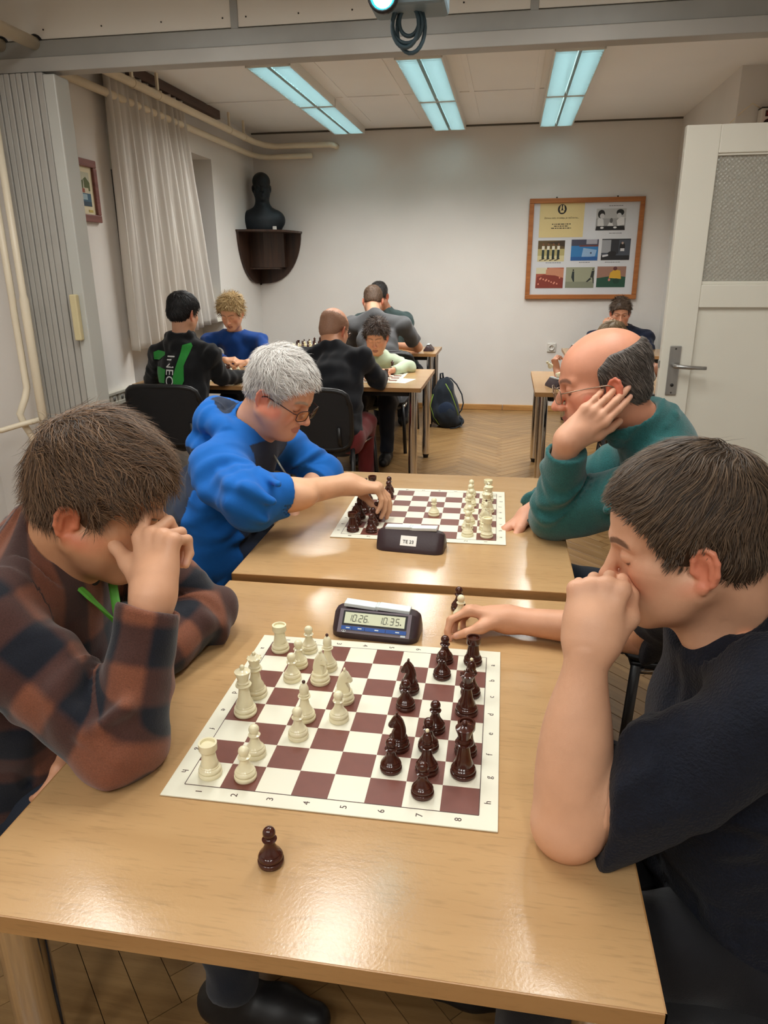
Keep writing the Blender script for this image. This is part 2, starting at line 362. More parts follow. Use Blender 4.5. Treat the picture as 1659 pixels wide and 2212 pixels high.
# ------------------------------------------------------------------ cable duct below the left wall
cd = empty('cable_duct', (-2.47, 4.4, .62), label='white plastic cable duct with sockets low on the left wall', cat='cable duct')
MB().box(-.03, .02, -.95, .95, .0, .018, .003).build('rail_upper', WHITE, cd); MB().box(-.03, .015, -.95, .95, -.07, -.045, .003).build('rail_lower', WHITE, cd)
MB().box(-.03, .002, -.95, .95, -.045, 0).build('back_plate', mat('duct_grey', (176, 170, 160), .6), cd)
for y in (-.15, -.05): 
    s_ = MB().box(.0, .012, y-.035, y+.035, -.06, .01, .004).build('socket', WHITE, cd); MB().lathe([(.016, 0), (.016, .004)], 14).build('socket_well', GREYD, s_, True, loc=(.01, y, -.025), rot=(0, PI/2, 0))
# wall socket on the back wall
ws = empty('wall_socket', (.43, YB, .625), label='white square wall socket low on the back wall', cat='socket')
MB().box(-.042, .042, -.012, 0, -.042, .042, .004).build('cover_plate', mat('white_plastic', (214, 210, 202), .4), ws)
MB().lathe([(.028, 0), (.028, .008), (.021, .008), (.021, .002), (.004, .002)], 20).build('socket_ring', mat('white_plastic', (214, 210, 202), .4), ws, True, loc=(0, -.012, 0), rot=(PI/2, 0, 0))
for x in (-.009, .009): MB().lathe([(.003, 0), (.003, .002)], 8).build('contact_hole', INK, ws, True, loc=(x, -.0145, 0), rot=(PI/2, 0, 0))
# ------------------------------------------------------------------ ceiling luminaires
LOUVRE = mat('louvre_aluminium', (206, 226, 228), .35, .35)
TUBE = mat('fluorescent_tube', (255, 255, 255), .5, emit=((214, 246, 252), 13.0))
LW, LL = .287, 1.2
body = MB(); 
body.box(-LW/2, LW/2, -LL/2, LL/2, .0, .006); body.box(-LW/2, -LW/2+.008, -LL/2, LL/2, -.055, 0); body.box(LW/2-.008, LW/2, -LL/2, LL/2, -.055, 0)
body.box(-LW/2, LW/2, -LL/2, -LL/2+.008, -.055, 0); body.box(-LW/2, LW/2, LL/2-.008, LL/2, -.055, 0)
body_me = body.mesh('housing', mat('luminaire_white', (226, 226, 220), .4))
lv = MB()
nb = 26
for k in range(nb):
    y = -LL/2+.02+k*(LL-.04)/(nb-1)
    for s in (-1, 1):
        xa, xb = (.012, LW/2-.012) if s > 0 else (-LW/2+.012, -.012)
        lv.add([(xa, y-.004, -.030), (xb, y-.004, -.030), (xb, y, -.054), (xa, y, -.054), (xb, y+.004, -.030), (xa, y+.004, -.030)], [(0, 1, 2, 3), (3, 2, 4, 5), (0, 5, 4, 1)])
for s in (-1, 1):
    lv.add([(s*.002, -LL/2+.01, -.02), (s*.012, -LL/2+.01, -.054), (s*.012, LL/2-.01, -.054), (s*.002, LL/2-.01, -.02)], [(0, 1, 2, 3)])
    lv.add([(s*(LW/2-.010), -LL/2+.01, -.054), (s*(LW/2-.03), -LL/2+.01, -.01), (s*(LW/2-.03), LL/2-.01, -.01), (s*(LW/2-.010), LL/2-.01, -.054)], [(0, 1, 2, 3)])
lv_me = lv.mesh('louvre', LOUVRE)
tb = MB().tube([(0, -LL/2+.03, 0), (0, LL/2-.03, 0)], .008, 10); tube_me = tb.mesh('tube', TUBE, True)
nlamp = 0
def luminaire(x, y, label, power, spread=168, ly=LL-.05, dy=0.):
    r = empty('ceiling_light', (x, y, ZC-.002), label=label, cat='ceiling light', group='louvred ceiling lights')
    link(bpy.data.objects.new('housing', body_me), r); o = link(bpy.data.objects.new('louvre', lv_me), r)
    for s in (-1, 1):
        t = link(bpy.data.objects.new('tube', tube_me), r); t.location = (s*.07, 0, -.012)
    ld = bpy.data.lights.new('lamp_light', 'AREA'); ld.shape = 'RECTANGLE'; ld.size = LW-.03; ld.size_y = ly; ld.energy = power; ld.color = LAMP_COLOR; ld.spread = math.radians(spread)
    lo = bpy.data.objects.new('lamp_light', ld); lo.location = (0, dy, -.058); link(lo, r)
rows = ((-1.52, 'leftmost row'), (-.595, 'middle row'), (.335, 'rightmost row'))
for x, nm in rows:
    luminaire(x, 6.665, 'louvred ceiling light next to the back wall, %s' % nm, LAMP_POWER_BACK*.24, 110, .7, -.2)
    luminaire(x, 5.455, 'louvred ceiling light cut off by the header, %s' % nm, LAMP_POWER_BACK*1.22, 150)
for x, nm in rows:      # the near room, over and behind the camera
    luminaire(x, 1.85, 'louvred ceiling light of the near room above the front table, %s' % nm, LAMP_POWER)
    luminaire(x, -.9, 'louvred ceiling light of the near room behind the viewer, %s' % nm, LAMP_POWER)

# ------------------------------------------------------------------ door standing open on the right
dr = empty('door_1', (1.45, 3.243, 0), kind='structure')
def dbox(name, x0, x1, z0, z1, m=WHITE, y0=-.02, y1=.02, par=None, bev=.003):
    return MB().box(x0-1.45, x1-1.45, y0, y1, z0, z1, bev).build(name, m, par or dr)
DX0, DX1, DZ = .64, 1.44, 1.885
dbox('stile', DX0, DX0+.125, .008, DZ); dbox('stile', DX1-.11, DX1, .008, DZ)
dbox('rail', DX0+.125, DX1-.11, 1.785, DZ); dbox('rail', DX0+.125, DX1-.11, 1.215, 1.305); dbox('rail', DX0+.125, DX1-.11, .008, .195)
dbox('lower_panel', DX0+.12, DX1-.105, .19, 1.22, WHITE, -.006, .006)
GL = mat('ribbed_door_glass', (200, 198, 186), .18, trans=.45, spec=.5)
_n = GL.node_tree; _v = _n.nodes.new('ShaderNodeTexVoronoi'); _v.inputs['Scale'].default_value = 85; _v.inputs['Randomness'].default_value = .25
_tc = _n.nodes.new('ShaderNodeTexCoord'); _mp = _n.nodes.new('ShaderNodeMapping'); _mp.inputs['Rotation'].default_value = (0, PI/4, 0); _n.links.new(_tc.outputs['Object'], _mp.inputs[0]); _n.links.new(_mp.outputs[0], _v.inputs['Vector'])
_b = _n.nodes.new('ShaderNodeBump'); _b.inputs['Strength'].default_value = .9; _b.inputs['Distance'].default_value = .006; _n.links.new(_v.outputs['Distance'], _b.inputs['Height']); _n.links.new(_b.outputs[0], _n.nodes['Principled BSDF'].inputs['Normal'])
dbox('pane', DX0+.12, DX1-.105, 1.30, 1.79, GL, -.004, .004, bev=0)
for z in (1.305, 1.777): dbox('glazing_bead', DX0+.125, DX1-.11, z, z+.012, WHITE, -.014, -.004, bev=.002)
pl = dbox('handle_plate', .672, .717, .857, 1.062, STEEL, -.026, -.02)
hm = MB().tube([(-.755, -.026, .981), (-.755, -.055, .981), (-.74, -.062, .981), (-.70, -.063, .978), (-.635, -.063, .976)], [.009, .009, .009, .0085, .007], 10)
hm.build('handle', STEEL, pl, True)
MB().lathe([(.007, 0), (.007, .002)], 12).build('keyhole', INK, pl, True, loc=(-.755, -.0265, .90), rot=(PI/2, 0, 0))
for z in (.868, 1.05): MB().lathe([(.0035, 0), (.003, .0015)], 8).build('screw', SCREW, pl, True, loc=(-.755, -.0262, z), rot=(PI/2, 0, 0))
dbox('latch', DX0-.004, DX0+.004, .97, 1.0, STEEL, -.012, .012, bev=.001)
tag(MB().box(1.445, 1.47, 3.222, 3.245+.02, 0, 1.9).build('trim_4', WHITE), kind='structure')
# ------------------------------------------------------------------ emergency light at the far right edge
el = empty('alarm_box', (1.60, 5.60, 2.29), label='small white alarm box with a red lamp at the right edge', cat='alarm box')
MB().box(-.05, .07, -.04, .04, -.06, .045, .006).build('case', mat('white_plastic', (214, 210, 202), .4), el)
MB().box(-.025, .02, -.043, -.04, -.005, .03).build('lamp_window', mat('dark_red_plastic', (40, 6, 8), .3), el)
MB().ball((-.002, -.045, .012), .009, 10, 6).build('lamp', mat('red_lamp', (255, 40, 40), .4, emit=((255, 60, 50), 6)), el, True)
MB().lathe([(.026, 0), (.026, .004)], 18).build('sensor', INK, el, True, loc=(-.005, -.042, -.045), rot=(PI/2, 0, 0))
MB().box(-.052, .072, -.043, .042, .045, .05, .001).build('lid', BLACK, el)
tag(MB().tube([(1.56, 5.62, 2.34), (1.5, 5.6, 2.37), (1.45, 5.62, 2.33), (1.405, 5.7, 2.28), (1.40, 5.75, 2.2)], .004, 6).build('cable', CREAM, None, True), 'thin white cable looping from the alarm box to the wall', 'cable')
# ------------------------------------------------------------------ projector hanging at the top edge
pj = empty('projector', (-.255, 1.99, 1.955), label='projector hanging from the ceiling with glowing blue white lens', cat='projector')
MB().box(-.10, .08, -.06, .06, 0, .10, .010).build('case', mat('projector_case', (120, 140, 150), .5), pj)
MB().tube([(0, 0, .11), (0, 0, ZC-1.955)], .02, 12).build('ceiling_mount', GREY, pj, True)
MB().lathe([(.034, 0), (.036, .02), (.03, .022), (.028, .012)], 20).build('lens_ring', BLACK, pj, True, loc=(-.062, -.058, .014), rot=(PI/2, 0, 0))
MB().ball((-.062, -.075, .012), .024, 14, 10, (1, .5, 1)).build('lens', mat('lit_lens', (120, 235, 255), .1, emit=((60, 225, 255), 60)), pj, True)
cm_ = MB()
for k, (rx, rz) in enumerate(((.032, .046), (.036, .040), (.024, .030), (.034, .052))):
    cm_.tube([(-.06+rx*math.cos(a)+.004*k, .0+.004*k, -.03-rz*.6+rz*math.sin(a)) for a in [2*PI*i/22 for i in range(22)]], .005, 6, True)
tag(cm_.build('cable_coil', mat('grey_blue_cable', (60, 84, 96), .5), None, True, loc=(-.215, 1.99, 1.985)), 'coil of dark cable hanging below the projector', 'cable')
# ------------------------------------------------------------------ tables
BEECH = wood('beech_laminate', (179, 142, 98), (189, 152, 107), 0, .17, .55, .05)
EDGE = wood('beech_edge_band', (158, 116, 70), (174, 132, 84), 0, .4, .8, .05)
TH = .66
def table(x0, x1, y0, y1, z, label, group='beech tables', rz=0., legs=None):
    cx, cy = (x0+x1)/2, (y0+y1)/2; hx, hy = (x1-x0)/2, (y1-y0)/2
    r = empty('table', (cx, cy, 0), rz, label=label, cat='table', group=group)
    MB().box(-hx+.002, hx-.002, -hy+.002, hy-.002, z-.024, z).build('table_top', BEECH, r)
    e = MB(); b = .003
    e.box(-hx, hx, -hy, -hy+.002, z-.026, z-.0004); e.box(-hx, hx, hy-.002, hy, z-.026, z-.0004); e.box(-hx, -hx+.002, -hy, hy, z-.026, z-.0004); e.box(hx-.002, hx, -hy, hy, z-.026, z-.0004)
    e.build('edge_band', EDGE, r)
    a = MB()
    for sy in (-1, 1): a.box(-hx+.09, hx-.09, sy*(hy-.09)-.012, sy*(hy-.09)+.012, z-.065, z-.026)
    for sx in (-1, 1): a.box(sx*(hx-.09)-.012, sx*(hx-.09)+.012, -hy+.09, hy-.09, z-.065, z-.026)
    a.build('under_frame', BLACK, r)
    for sx in (-1, 1):
        for sy in (-1, 1):
            l = MB().lathe([(.029, .03), (.029, z-.026)], 24).build('leg', CHROME, r, math.radians(40), loc=(sx*(hx-.055), sy*(hy-.055), 0))
            MB().lathe([(.019, 0), (.02, .012), (.024, .02), (.024, .032)], 16).build('foot', BLACK, l, math.radians(40))
    return r
t1 = table(-.641, .192, .567, 1.528, TH, 'front beech table with the nearest chess board and digital clock')
t2 = table(-.645, .182, 1.545, 2.50, TH+.012, 'second beech table, with the board of the two men in glasses', rz=math.radians(.5))
_ = table(-2.435, -1.50, 4.45, 5.36, TH, 'beech table at the window wall between the hoodie boy and the blond boy')
_ = table(-1.48, -.52, 4.50, 5.40, TH, 'beech table of the bald man in black and the child in mint')
_ = table(-2.15, -1.42, 6.40, 7.0, TH, 'far beech table carrying the chess set in starting position', rz=0)
_ = table(-1.40, -.61, 6.40, 7.0, TH, 'far beech table where the man in grey T-shirt leans')
_ = table(.18, 1.16, 4.43, 5.38, TH, 'beech table at right behind the man in the teal fleece')
_ = table(.50, 1.38, 6.42, 6.98, TH, 'beech table under the framed notice board at right')
# ------------------------------------------------------------------ chairs
CHAIRF = mat('chair_black_mesh', (24, 24, 27), .75, bump=(500, .2))
CHAIRB = mat('chair_black_shell', (22, 22, 24), .4, bump=(200, .06))
REDSEAT = mat('dark_red_upholstery', (96, 34, 36), .85, noise=(60, .08), bump=(400, .15), sheen=.2)
def chair_proto(seatm, name='chair'):
    """faces +y (back at -y); seat at .40, back .36-.72"""
    r = empty(name)
    MB().box(-.225, .225, -.20, .23, .375, .42, .03).build('seat', seatm, r, True)
    MB().box(-.21, .21, -.185, .215, .358, .378, .008).build('seat_shell', CHAIRB, r, True)
    n, m = 14, 8; vs = []; fs = []
    for side in (0, 1):
        for j in range(m+1):
            for i in range(n+1):
                u = -1+2*i/n; v = j/m
                w = .235*(1-.10*(1-v)**2 - .03*v*v); 
                cr = (abs(u)**6)*(abs(2*v-1)**6)
                x = w*u*(1-.06*cr); z = .36+.36*v+(-.03 if v > .5 else .03)*(abs(u)**5)*(1 if abs(2*v-1) > .6 else 0)
                y = -.235-.07*v+.035*u*u + (.014 if side else -.014)
                vs.append((x, y, z))
    A = (n+1)*(m+1)
    for side in (0, 1):
        for j in range(m):
            for i in range(n):
                a = side*A+j*(n+1)+i; q = (a, a+1, a+n+2, a+n+1); fs.append(q if side else q[::-1])
    rim = [i for i in range(n+1)]+[j*(n+1)+n for j in range(1, m+1)]+[m*(n+1)+i for i in range(n-1, -1, -1)]+[j*(n+1) for j in range(m-1, 0, -1)]
    for k in range(len(rim)): a, b = rim[k], rim[(k+1) % len(rim)]; fs.append((a, b, b+A, a+A))
    bk = MB().add(vs, fs).build('backrest', CHAIRF, r, math.radians(50))
    bpts = [vs[i] for i in rim]; MB().tube([(p[0], p[1]+.014, p[2]) for p in bpts], .017, 8, True).build('back_rim', CHAIRB, bk, True)
    for s in (-1, 1):
        MB().tube([(s*.21, .20, .37), (s*.225, .21, .2), (s*.235, .22, 0.0)], .014, 10).build('leg', CHAIRB, r, True)
        MB().tube([(s*.21, -.17, .37), (s*.225, -.21, .2), (s*.235, -.25, 0.0)], .014, 10).build('leg', CHAIRB, r, True)
        MB().tube([(s*.16, -.10, .365), (s*.16, -.21, .365), (s*.16, -.25, .40), (s*.16, -.262, .50)], .012, 8, flat=.6).build('back_bracket', CHAIRB, r, True)
        MB().tube([(s*.21, .20, .355), (s*.21, -.17, .355)], .011, 8).build('side_tube', CHROME, r, True)
    return r
ch0 = chair_proto(CHAIRF); ch1 = chair_proto(REDSEAT)
def place(proto, x, y, rz, label, z=0.0):
    o = proto if not proto.get('used') else copy_tree(proto)
    proto['used'] = 1
    o.location = (x, y, z); o.rotation_euler = (0, 0, rz); tag(o, label, 'chair', 'black club chairs'); 
    return o
CH = []
CH.append(place(ch0, -2.02, 4.30, 0, 'black mesh-backed chair of the boy in the printed black hoodie'))
CH.append(place(ch1, -1.06, 4.30, -.15, 'black chair with dark red seat under the bald man in black'))
CH.append(place(ch0, -1.66, 7.04, PI, 'empty black chair behind the far table with the starting position'))
CH.append(place(ch0, -.98, 6.12, .05, 'black chair under the man in the grey T-shirt'))
CH.append(place(ch0, .98, 7.05, PI-.05, 'black chair of the youth in navy under the notice board'))
CH.append(place(ch0, .465, .95, PI/2, 'black chair of the youth in the navy sweater at front right'))
CH.append(place(ch0, -.96, 1.05, -PI/2, 'black chair under the man in the plaid shirt'))
CH.append(place(ch0, -.99, 2.06, -PI/2, 'black chair under the grey-haired man in blue'))
CH.append(place(ch0, .58, 1.99, PI/2, 'black chair under the balding man in teal fleece'))
CH.append(place(ch0, -.98, 5.66, PI, 'black chair under the child in the mint hoodie'))
CH.append(place(ch0, -1.95, 5.62, PI, 'black chair under the curly blond boy in blue'))
CH.append(place(ch0, .80, 4.28, 0, 'black chair under the child in the white T-shirt'))
# ------------------------------------------------------------------ corner shelf with bust
SH = wood('dark_walnut', (38, 24, 18), (70, 46, 32), 2, .35)
sh = empty('corner_shelf', (XL, YB, 1.2), label='dark brown curved wooden corner shelf carrying the bust', cat='shelf')
def leafpanel(along, name):
    # outline of a side: full width at the top, drawn in to a point at the wall corner below
    R_ = .45 if along == 'x' else .60
    pts = [(0.012, .50), (R_, .50)]
    for k in range(1, 13):
        a = k/12*PI/2; pts.append((R_*math.cos(a)**.75+.012*math.sin(a), .50-.47*math.sin(a)**1.15))
    pts.append((.012, .02)); mb = MB()
    if along == 'x': mb.prism(pts, 'y', -.022, -.004); 
    else: mb.prism([(-p[0], p[1]) for p in pts], 'x', .004, .022)
    return mb.build(name, SH, sh)
leafpanel('x', 'side_panel'); leafpanel('y', 'side_panel')
def quarter(R1, R2, z, t, name):
    pts = [(.004, -.004)]
    for k in range(13):
        a = k/12*PI/2; pts.append((R1*math.cos(a)**.8, -R2*math.sin(a)**.8))
    return MB().prism(pts, 'z', z, z+t).build(name, SH, sh)
quarter(.46, .61, .50, .018, 'top_shelf'); quarter(.27, .33, .17, .014, 'lower_shelf')
MB().prism([(.02, -.30), (.16, -.30), (.3, -.1), (.3, -.02), (.02, -.02)], 'z', .186, .50).build('inner_box', SH, sh)

# ------------------------------------------------------------------ framed notice board on the back wall
FR = wood('orange_oak_frame', (150, 88, 40), (178, 112, 58), 0, .45)
nb_ = empty('notice_board', (.66, YB, 1.525), label='oak-framed notice board with seven photographs and a yellow sheet', cat='notice board')
BW, BH, FW = .512, .444, .042
for nm, x0, x1, z0, z1 in (('frame_side', -BW, BW, BH-FW, BH), ('frame_side', -BW, BW, -BH, -BH+FW), ('frame_side', -BW, -BW+FW, -BH+FW, BH-FW), ('frame_side', BW-FW, BW, -BH+FW, BH-FW)):
    MB().box(x0, x1, -.032, -.002, z0, z1, .004).build(nm, FR, nb_)
MB().box(-BW+FW, BW-FW, -.014, -.004, -BH+FW, BH-FW).build('backing_sheet', mat('pale_backing', (206, 208, 212), .7, noise=(4, .03)), nb_)
for x in (-.27, .27): MB().lathe([(.006, 0), (.008, .006), (.005, .012)], 8).build('hook', SCREW, nb_, True, loc=(x, -.015, BH))
PC = {}
def flat(col): return mat('print_%d_%d_%d' % col, col, .6)
def sheet(name, x, z, w, h, base, polys, parent=nb_, label=None):
    """flat print: base rectangle plus coloured printed shapes; polygon coordinates in 0..1"""
    mats = [flat(base)]; mb = MB(); mb.box(-w/2, w/2, -.0012, 0, -h/2, h/2); lay = 0
    for col, pts in polys:
        m = flat(col)
        if m not in mats: mats.append(m)
        mb.mi = mats.index(m); lay += 1; y = -.0012-.00012*lay
        mb.add([((p[0]-.5)*w, y, (p[1]-.5)*h) for p in pts], [tuple(range(len(pts)))])
    o = mb.build(name, mats, parent, loc=(x, -.0141, z))
    if label: tag(o, label=label)
    return o
def circ(cx, cy, rx, ry, n=14): return [(cx+rx*math.cos(2*PI*k/n), cy+ry*math.sin(2*PI*k/n)) for k in range(n)]
def rc_(x0, x1, y0, y1): return [(x0, y0), (x1, y0), (x1, y1), (x0, y1)]
sheet('yellow_sheet', -.215, .255, .40, .295, (214, 194, 140), [((24, 20, 20), circ(.5, .82, .10, .145, 20)), ((214, 194, 140), [(.46, .93), (.44, .80), (.47, .76), (.49, .86), (.485, .94)]), ((214, 194, 140), [(.54, .93), (.56, .80), (.53, .76), (.51, .86), (.515, .94)]),
   ((214, 194, 140), [(.47, .72), (.53, .72), (.55, .76), (.5, .79), (.45, .76)])], label='yellow sheet with a round black emblem')
text_obj('Zdravo telo, ni izdaja, je ne\u010dimrno...', .0215, INK, nb_, (-.215, -.0160, .275), (PI/2, 0, 0))
for k, (w, zz) in enumerate(((.17, .222), (.13, .205), (.18, .187))):
    l = MB(); xx = -.215-w/2
    while xx < -.215+w/2:
        d = random.uniform(.008, .03); l.box(xx, min(xx+d, -.215+w/2), -.0160, -.0154, zz-.0035, zz+.0035); xx += d+.006
    l.build('text_line', INK, nb_)
# black and white: two young players over a board
sheet('photo', .225, .255, .262, .185, (150, 150, 150), [((176, 176, 176), rc_(.0, 1, .55, 1)), ((26, 26, 28), [(.0, 0), (1, 0), (.97, .2), (.03, .2)]), ((205, 205, 205), [(.06, .2), (.28, .2), (.25, .5), (.12, .62), (.05, .5)]), ((24, 24, 24), circ(.17, .75, .12, .2)), ((190, 190, 190), circ(.2, .66, .08, .12)),
   ((214, 214, 214), [(.74, .2), (.97, .25), (.95, .6), (.82, .62), (.7, .45)]), ((22, 22, 22), circ(.8, .82, .13, .15)), ((196, 196, 196), circ(.77, .68, .08, .12)), ((215, 215, 215), [(.4, .2), (.6, .2), (.55, .36), (.45, .36)]), ((90, 90, 90), circ(.52, .45, .05, .12)),
   ((232, 232, 232), circ(.22, .12, .06, .045)), ((232, 232, 232), circ(.66, .13, .06, .045))], label='black and white photo of two chess players')
sk = [((92, 74, 40), rc_(0, 1, .6, 1)), ((206, 196, 150), rc_(.0, 1, 0, .28)), ((60, 46, 30), [(.3, .9), (1, 1), (1, .7), (.6, .82)])]
for k in range(4):
    x = .2+.19*k; sk += [((28, 44, 40), rc_(x-.045, x+.045, .12, .56)), ((222, 218, 200), rc_(x-.05, x+.05, .56, .74)), ((120, 80, 50), circ(x, .81, .035, .06)), ((40, 30, 24), [(x-.14, .06), (x-.12, .03), (x+.08, .13), (x+.06, .15)])]
sheet('photo', -.292, -.012, .245, .185, (176, 164, 110), sk, label='photo of four skiers standing in a row')
sheet('photo', .012, -.006, .245, .185, (48, 118, 176), [((66, 66, 84), rc_(0, 1, .7, 1)), ((160, 158, 168), rc_(.55, .95, .78, 1)), ((110, 60, 56), rc_(.3, 1, .66, .73)), ((140, 172, 206), [(.4, .15), (.9, .2), (.95, .5), (.45, .6)]), ((34, 88, 150), rc_(0, 1, 0, .18)), ((30, 40, 60), circ(.74, .36, .03, .04))], label='photo of a blue swimming pool')
sheet('photo', .292, -.004, .255, .185, (70, 76, 86), [((150, 152, 156), rc_(0, .32, .35, .95)), ((44, 46, 52), rc_(.32, .6, .3, 1)), ((30, 32, 36), rc_(0, 1, .95, 1)), ((30, 30, 34), rc_(.0, 1, 0, .22)), ((28, 28, 30), circ(.38, .3, .16, .13)), ((200, 200, 204), [(.05, .14), (.25, .2), (.24, .28), (.04, .24)]), ((22, 22, 24), circ(.72, .62, .1, .22)), ((206, 206, 208), rc_(.66, .8, .42, .55)), ((170, 150, 140), circ(.72, .8, .04, .06))], label='dark photo of people exercising in a hall')
gp = [((206, 200, 170), rc_(0, .4, .7, 1)), ((190, 130, 100), [(.36, .6), (1, .5), (1, .95), (.5, 1), (.36, .9)]), ((128, 52, 40), [(0, 0), (1, 0), (1, .5), (.7, .62), (.3, .66), (.05, .55)])]
for k in range(12): gp.append(((214, 140, 116), circ(.1+.8*((k*.37) % 1), .2+.35*((k*.61) % 1), .028, .045, 8)))
sheet('photo', -.292, -.252, .255, .185, (160, 80, 60), gp, label='reddish photo of a crowd')
sheet('photo', -.012, -.250, .262, .185, (150, 152, 128), [((128, 132, 112), rc_(0, 1, 0, .3)), ((34, 44, 44), [(.2, .52), (.3, .52), (.29, .8), (.22, .8)]), ((34, 44, 44), [(.2, .52), (.27, .3), (.31, .3), (.3, .52)]), ((40, 34, 30), circ(.255, .86, .025, .045)), ((36, 42, 40), [(.86, .5), (.97, .5), (.99, .84), (.9, .82)]), ((36, 42, 40), [(.86, .5), (.72, .3), (.77, .28), (.9, .42)]), ((36, 42, 40), [(.93, .5), (.97, .22), (1, .22), (.98, .5)]), ((40, 34, 30), circ(.94, .9, .025, .045))], label='photo of two roller hockey players')
sheet('photo', .272, -.245, .26, .185, (150, 112, 96), [((30, 74, 56), [(0, 0), (1, 0), (1, .5), (.6, .56), (.0, .44)]), ((206, 160, 50), [(.42, .45), (.85, .4), (.8, .8), (.6, .86), (.46, .7)]), ((96, 50, 50), circ(.62, .9, .07, .1)), ((24, 60, 46), circ(.68, .3, .12, .13)), ((190, 120, 110), circ(.44, .36, .04, .07))], label='photo of a man in yellow leaning over a green billiard table')
for (x, z, w) in ((.26, .372, .12), (.27, .137, .10), (-.27, -.116, .13), (.02, -.114, .10), (.27, -.114, .13)):
    l = MB(); xx = x-w/2
    while xx < x+w/2: d = random.uniform(.006, .02); l.box(xx, xx+d, -.0148, -.0141, z-.002, z+.002); xx += d+.004
    l.build('caption', INK, nb_)
# ------------------------------------------------------------------ small framed picture on the left wall
pf = empty('framed_picture', (XL, 4.26, 1.82), label='small framed harbour painting on the left wall beside the partition', cat='picture')
PF = wood('red_brown_frame', (112, 66, 60), (142, 90, 82), 1, .4)
for y0, y1, z0, z1 in ((-.145, .145, .13, .172), (-.145, .145, -.172, -.13), (-.145, -.105, -.13, .13), (.105, .145, -.13, .13)): MB().box(.002, .026, y0, y1, z0, z1, .005).build('frame_side', PF, pf)
MB().box(.002, .010, -.105, .105, -.13, .13).build('mount', mat('cream_mount', (222, 212, 180), .7), pf)
pm_ = MB(); mats_ = [flat((190, 190, 166))]; pm_.box(.010, .011, -.07, .07, -.085, .10)
for col, pts in (((86, 96, 52), [(-.07, .0), (.07, .0), (.07, .045), (.03, .075), (-.02, .05), (-.07, .03)]), ((205, 196, 170), rc_(-.05, -.02, -.01, .03)), ((205, 196, 170), rc_(.0, .05, -.015, .015)), ((150, 80, 60), rc_(-.02, .01, -.012, .012)), ((52, 92, 116), rc_(-.07, .07, -.085, -.015)), ((150, 176, 186), rc_(-.04, .03, -.05, -.02)), ((40, 66, 84), rc_(-.07, .07, -.085, -.06)), ((226, 222, 204), [(-.002, .01), (.006, .01), (.003, .085)])):
    m_ = flat(col)
    if m_ not in mats_: mats_.append(m_)
    pm_.mi = mats_.index(m_); pm_.add([(.0112+.0001*len(mats_), p[0], p[1]) for p in pts], [tuple(range(len(pts)))])
pm_.build('painting', mats_, pf)
MB().box(.010, .012, .03, .075, -.118, -.104).build('name_plate', mat('brass_label', (196, 176, 96), .4), pf)
# ------------------------------------------------------------------ chess boards
DKSQ = mat('board_brown_print', (112, 62, 50), .45, noise=(40, .05)); LTSQ = mat('board_cream_vinyl', (226, 222, 202), .42, noise=(8, .015))
FS = .428; SQ = FS/8; BO = .027
LETT = mat('board_print_ink', (70, 44, 38), .6)
def board(cx, cy, z, rz, label, flip=False, letters=True):
    """files run h (near, -y) to a (far); ranks 1..8 along +x when not flipped"""
    r = empty('chess_board', (cx, cy, z), rz, label=label, cat='chess board')
    h = FS/2+BO
    MB().box(-h, h, -h, h, 0, .0022, .0008).build('mat', LTSQ, r)
    sqm = [MB().box(-SQ/2, SQ/2, -SQ/2, SQ/2, 0, .00025).mesh('square', m) for m in (DKSQ, LTSQ)]
    for i in range(8):
        for j in range(8):
            # i along x (rank 1..8), j along y from far (a) to near (h)
            dark = (i+j) % 2 == 0
            o = link(bpy.data.objects.new('square', sqm[0 if dark else 1]), r); o.location = (-FS/2+SQ*(i+.5), FS/2-SQ*(j+.5), .0022)
    ln = MB(); q = FS/2; t = .0006
    ln.box(-q-t, q+t, -q-2*t, -q, .0022, .0025).box(-q-t, q+t, q, q+2*t, .0022, .0025).box(-q-2*t, -q, -q, q, .0022, .0025).box(q, q+2*t, -q, q, .0022, .0025)
    ln.build('border_line', LETT, r)
    if letters:
        for i in range(8):
            n = str(8-i if flip else i+1); f = 'hgfedcba'[i] if flip else 'abcdefgh'[i]
            text_obj(n, .014, LETT, r, (-FS/2+SQ*(i+.5), -FS/2-.0125, .0023), (0, 0, PI/2), 'numeral')
            text_obj(n, .014, LETT, r, (-FS/2+SQ*(i+.5), FS/2+.0125, .0023), (0, 0, -PI/2), 'numeral')
            text_obj(f, .014, LETT, r, (FS/2+.0125, FS/2-SQ*(i+.5), .0023), (0, 0, PI/2), 'letter')
            text_obj(f, .014, LETT, r, (-FS/2-.0125, FS/2-SQ*(i+.5), .0023), (0, 0, -PI/2), 'letter')
    return r
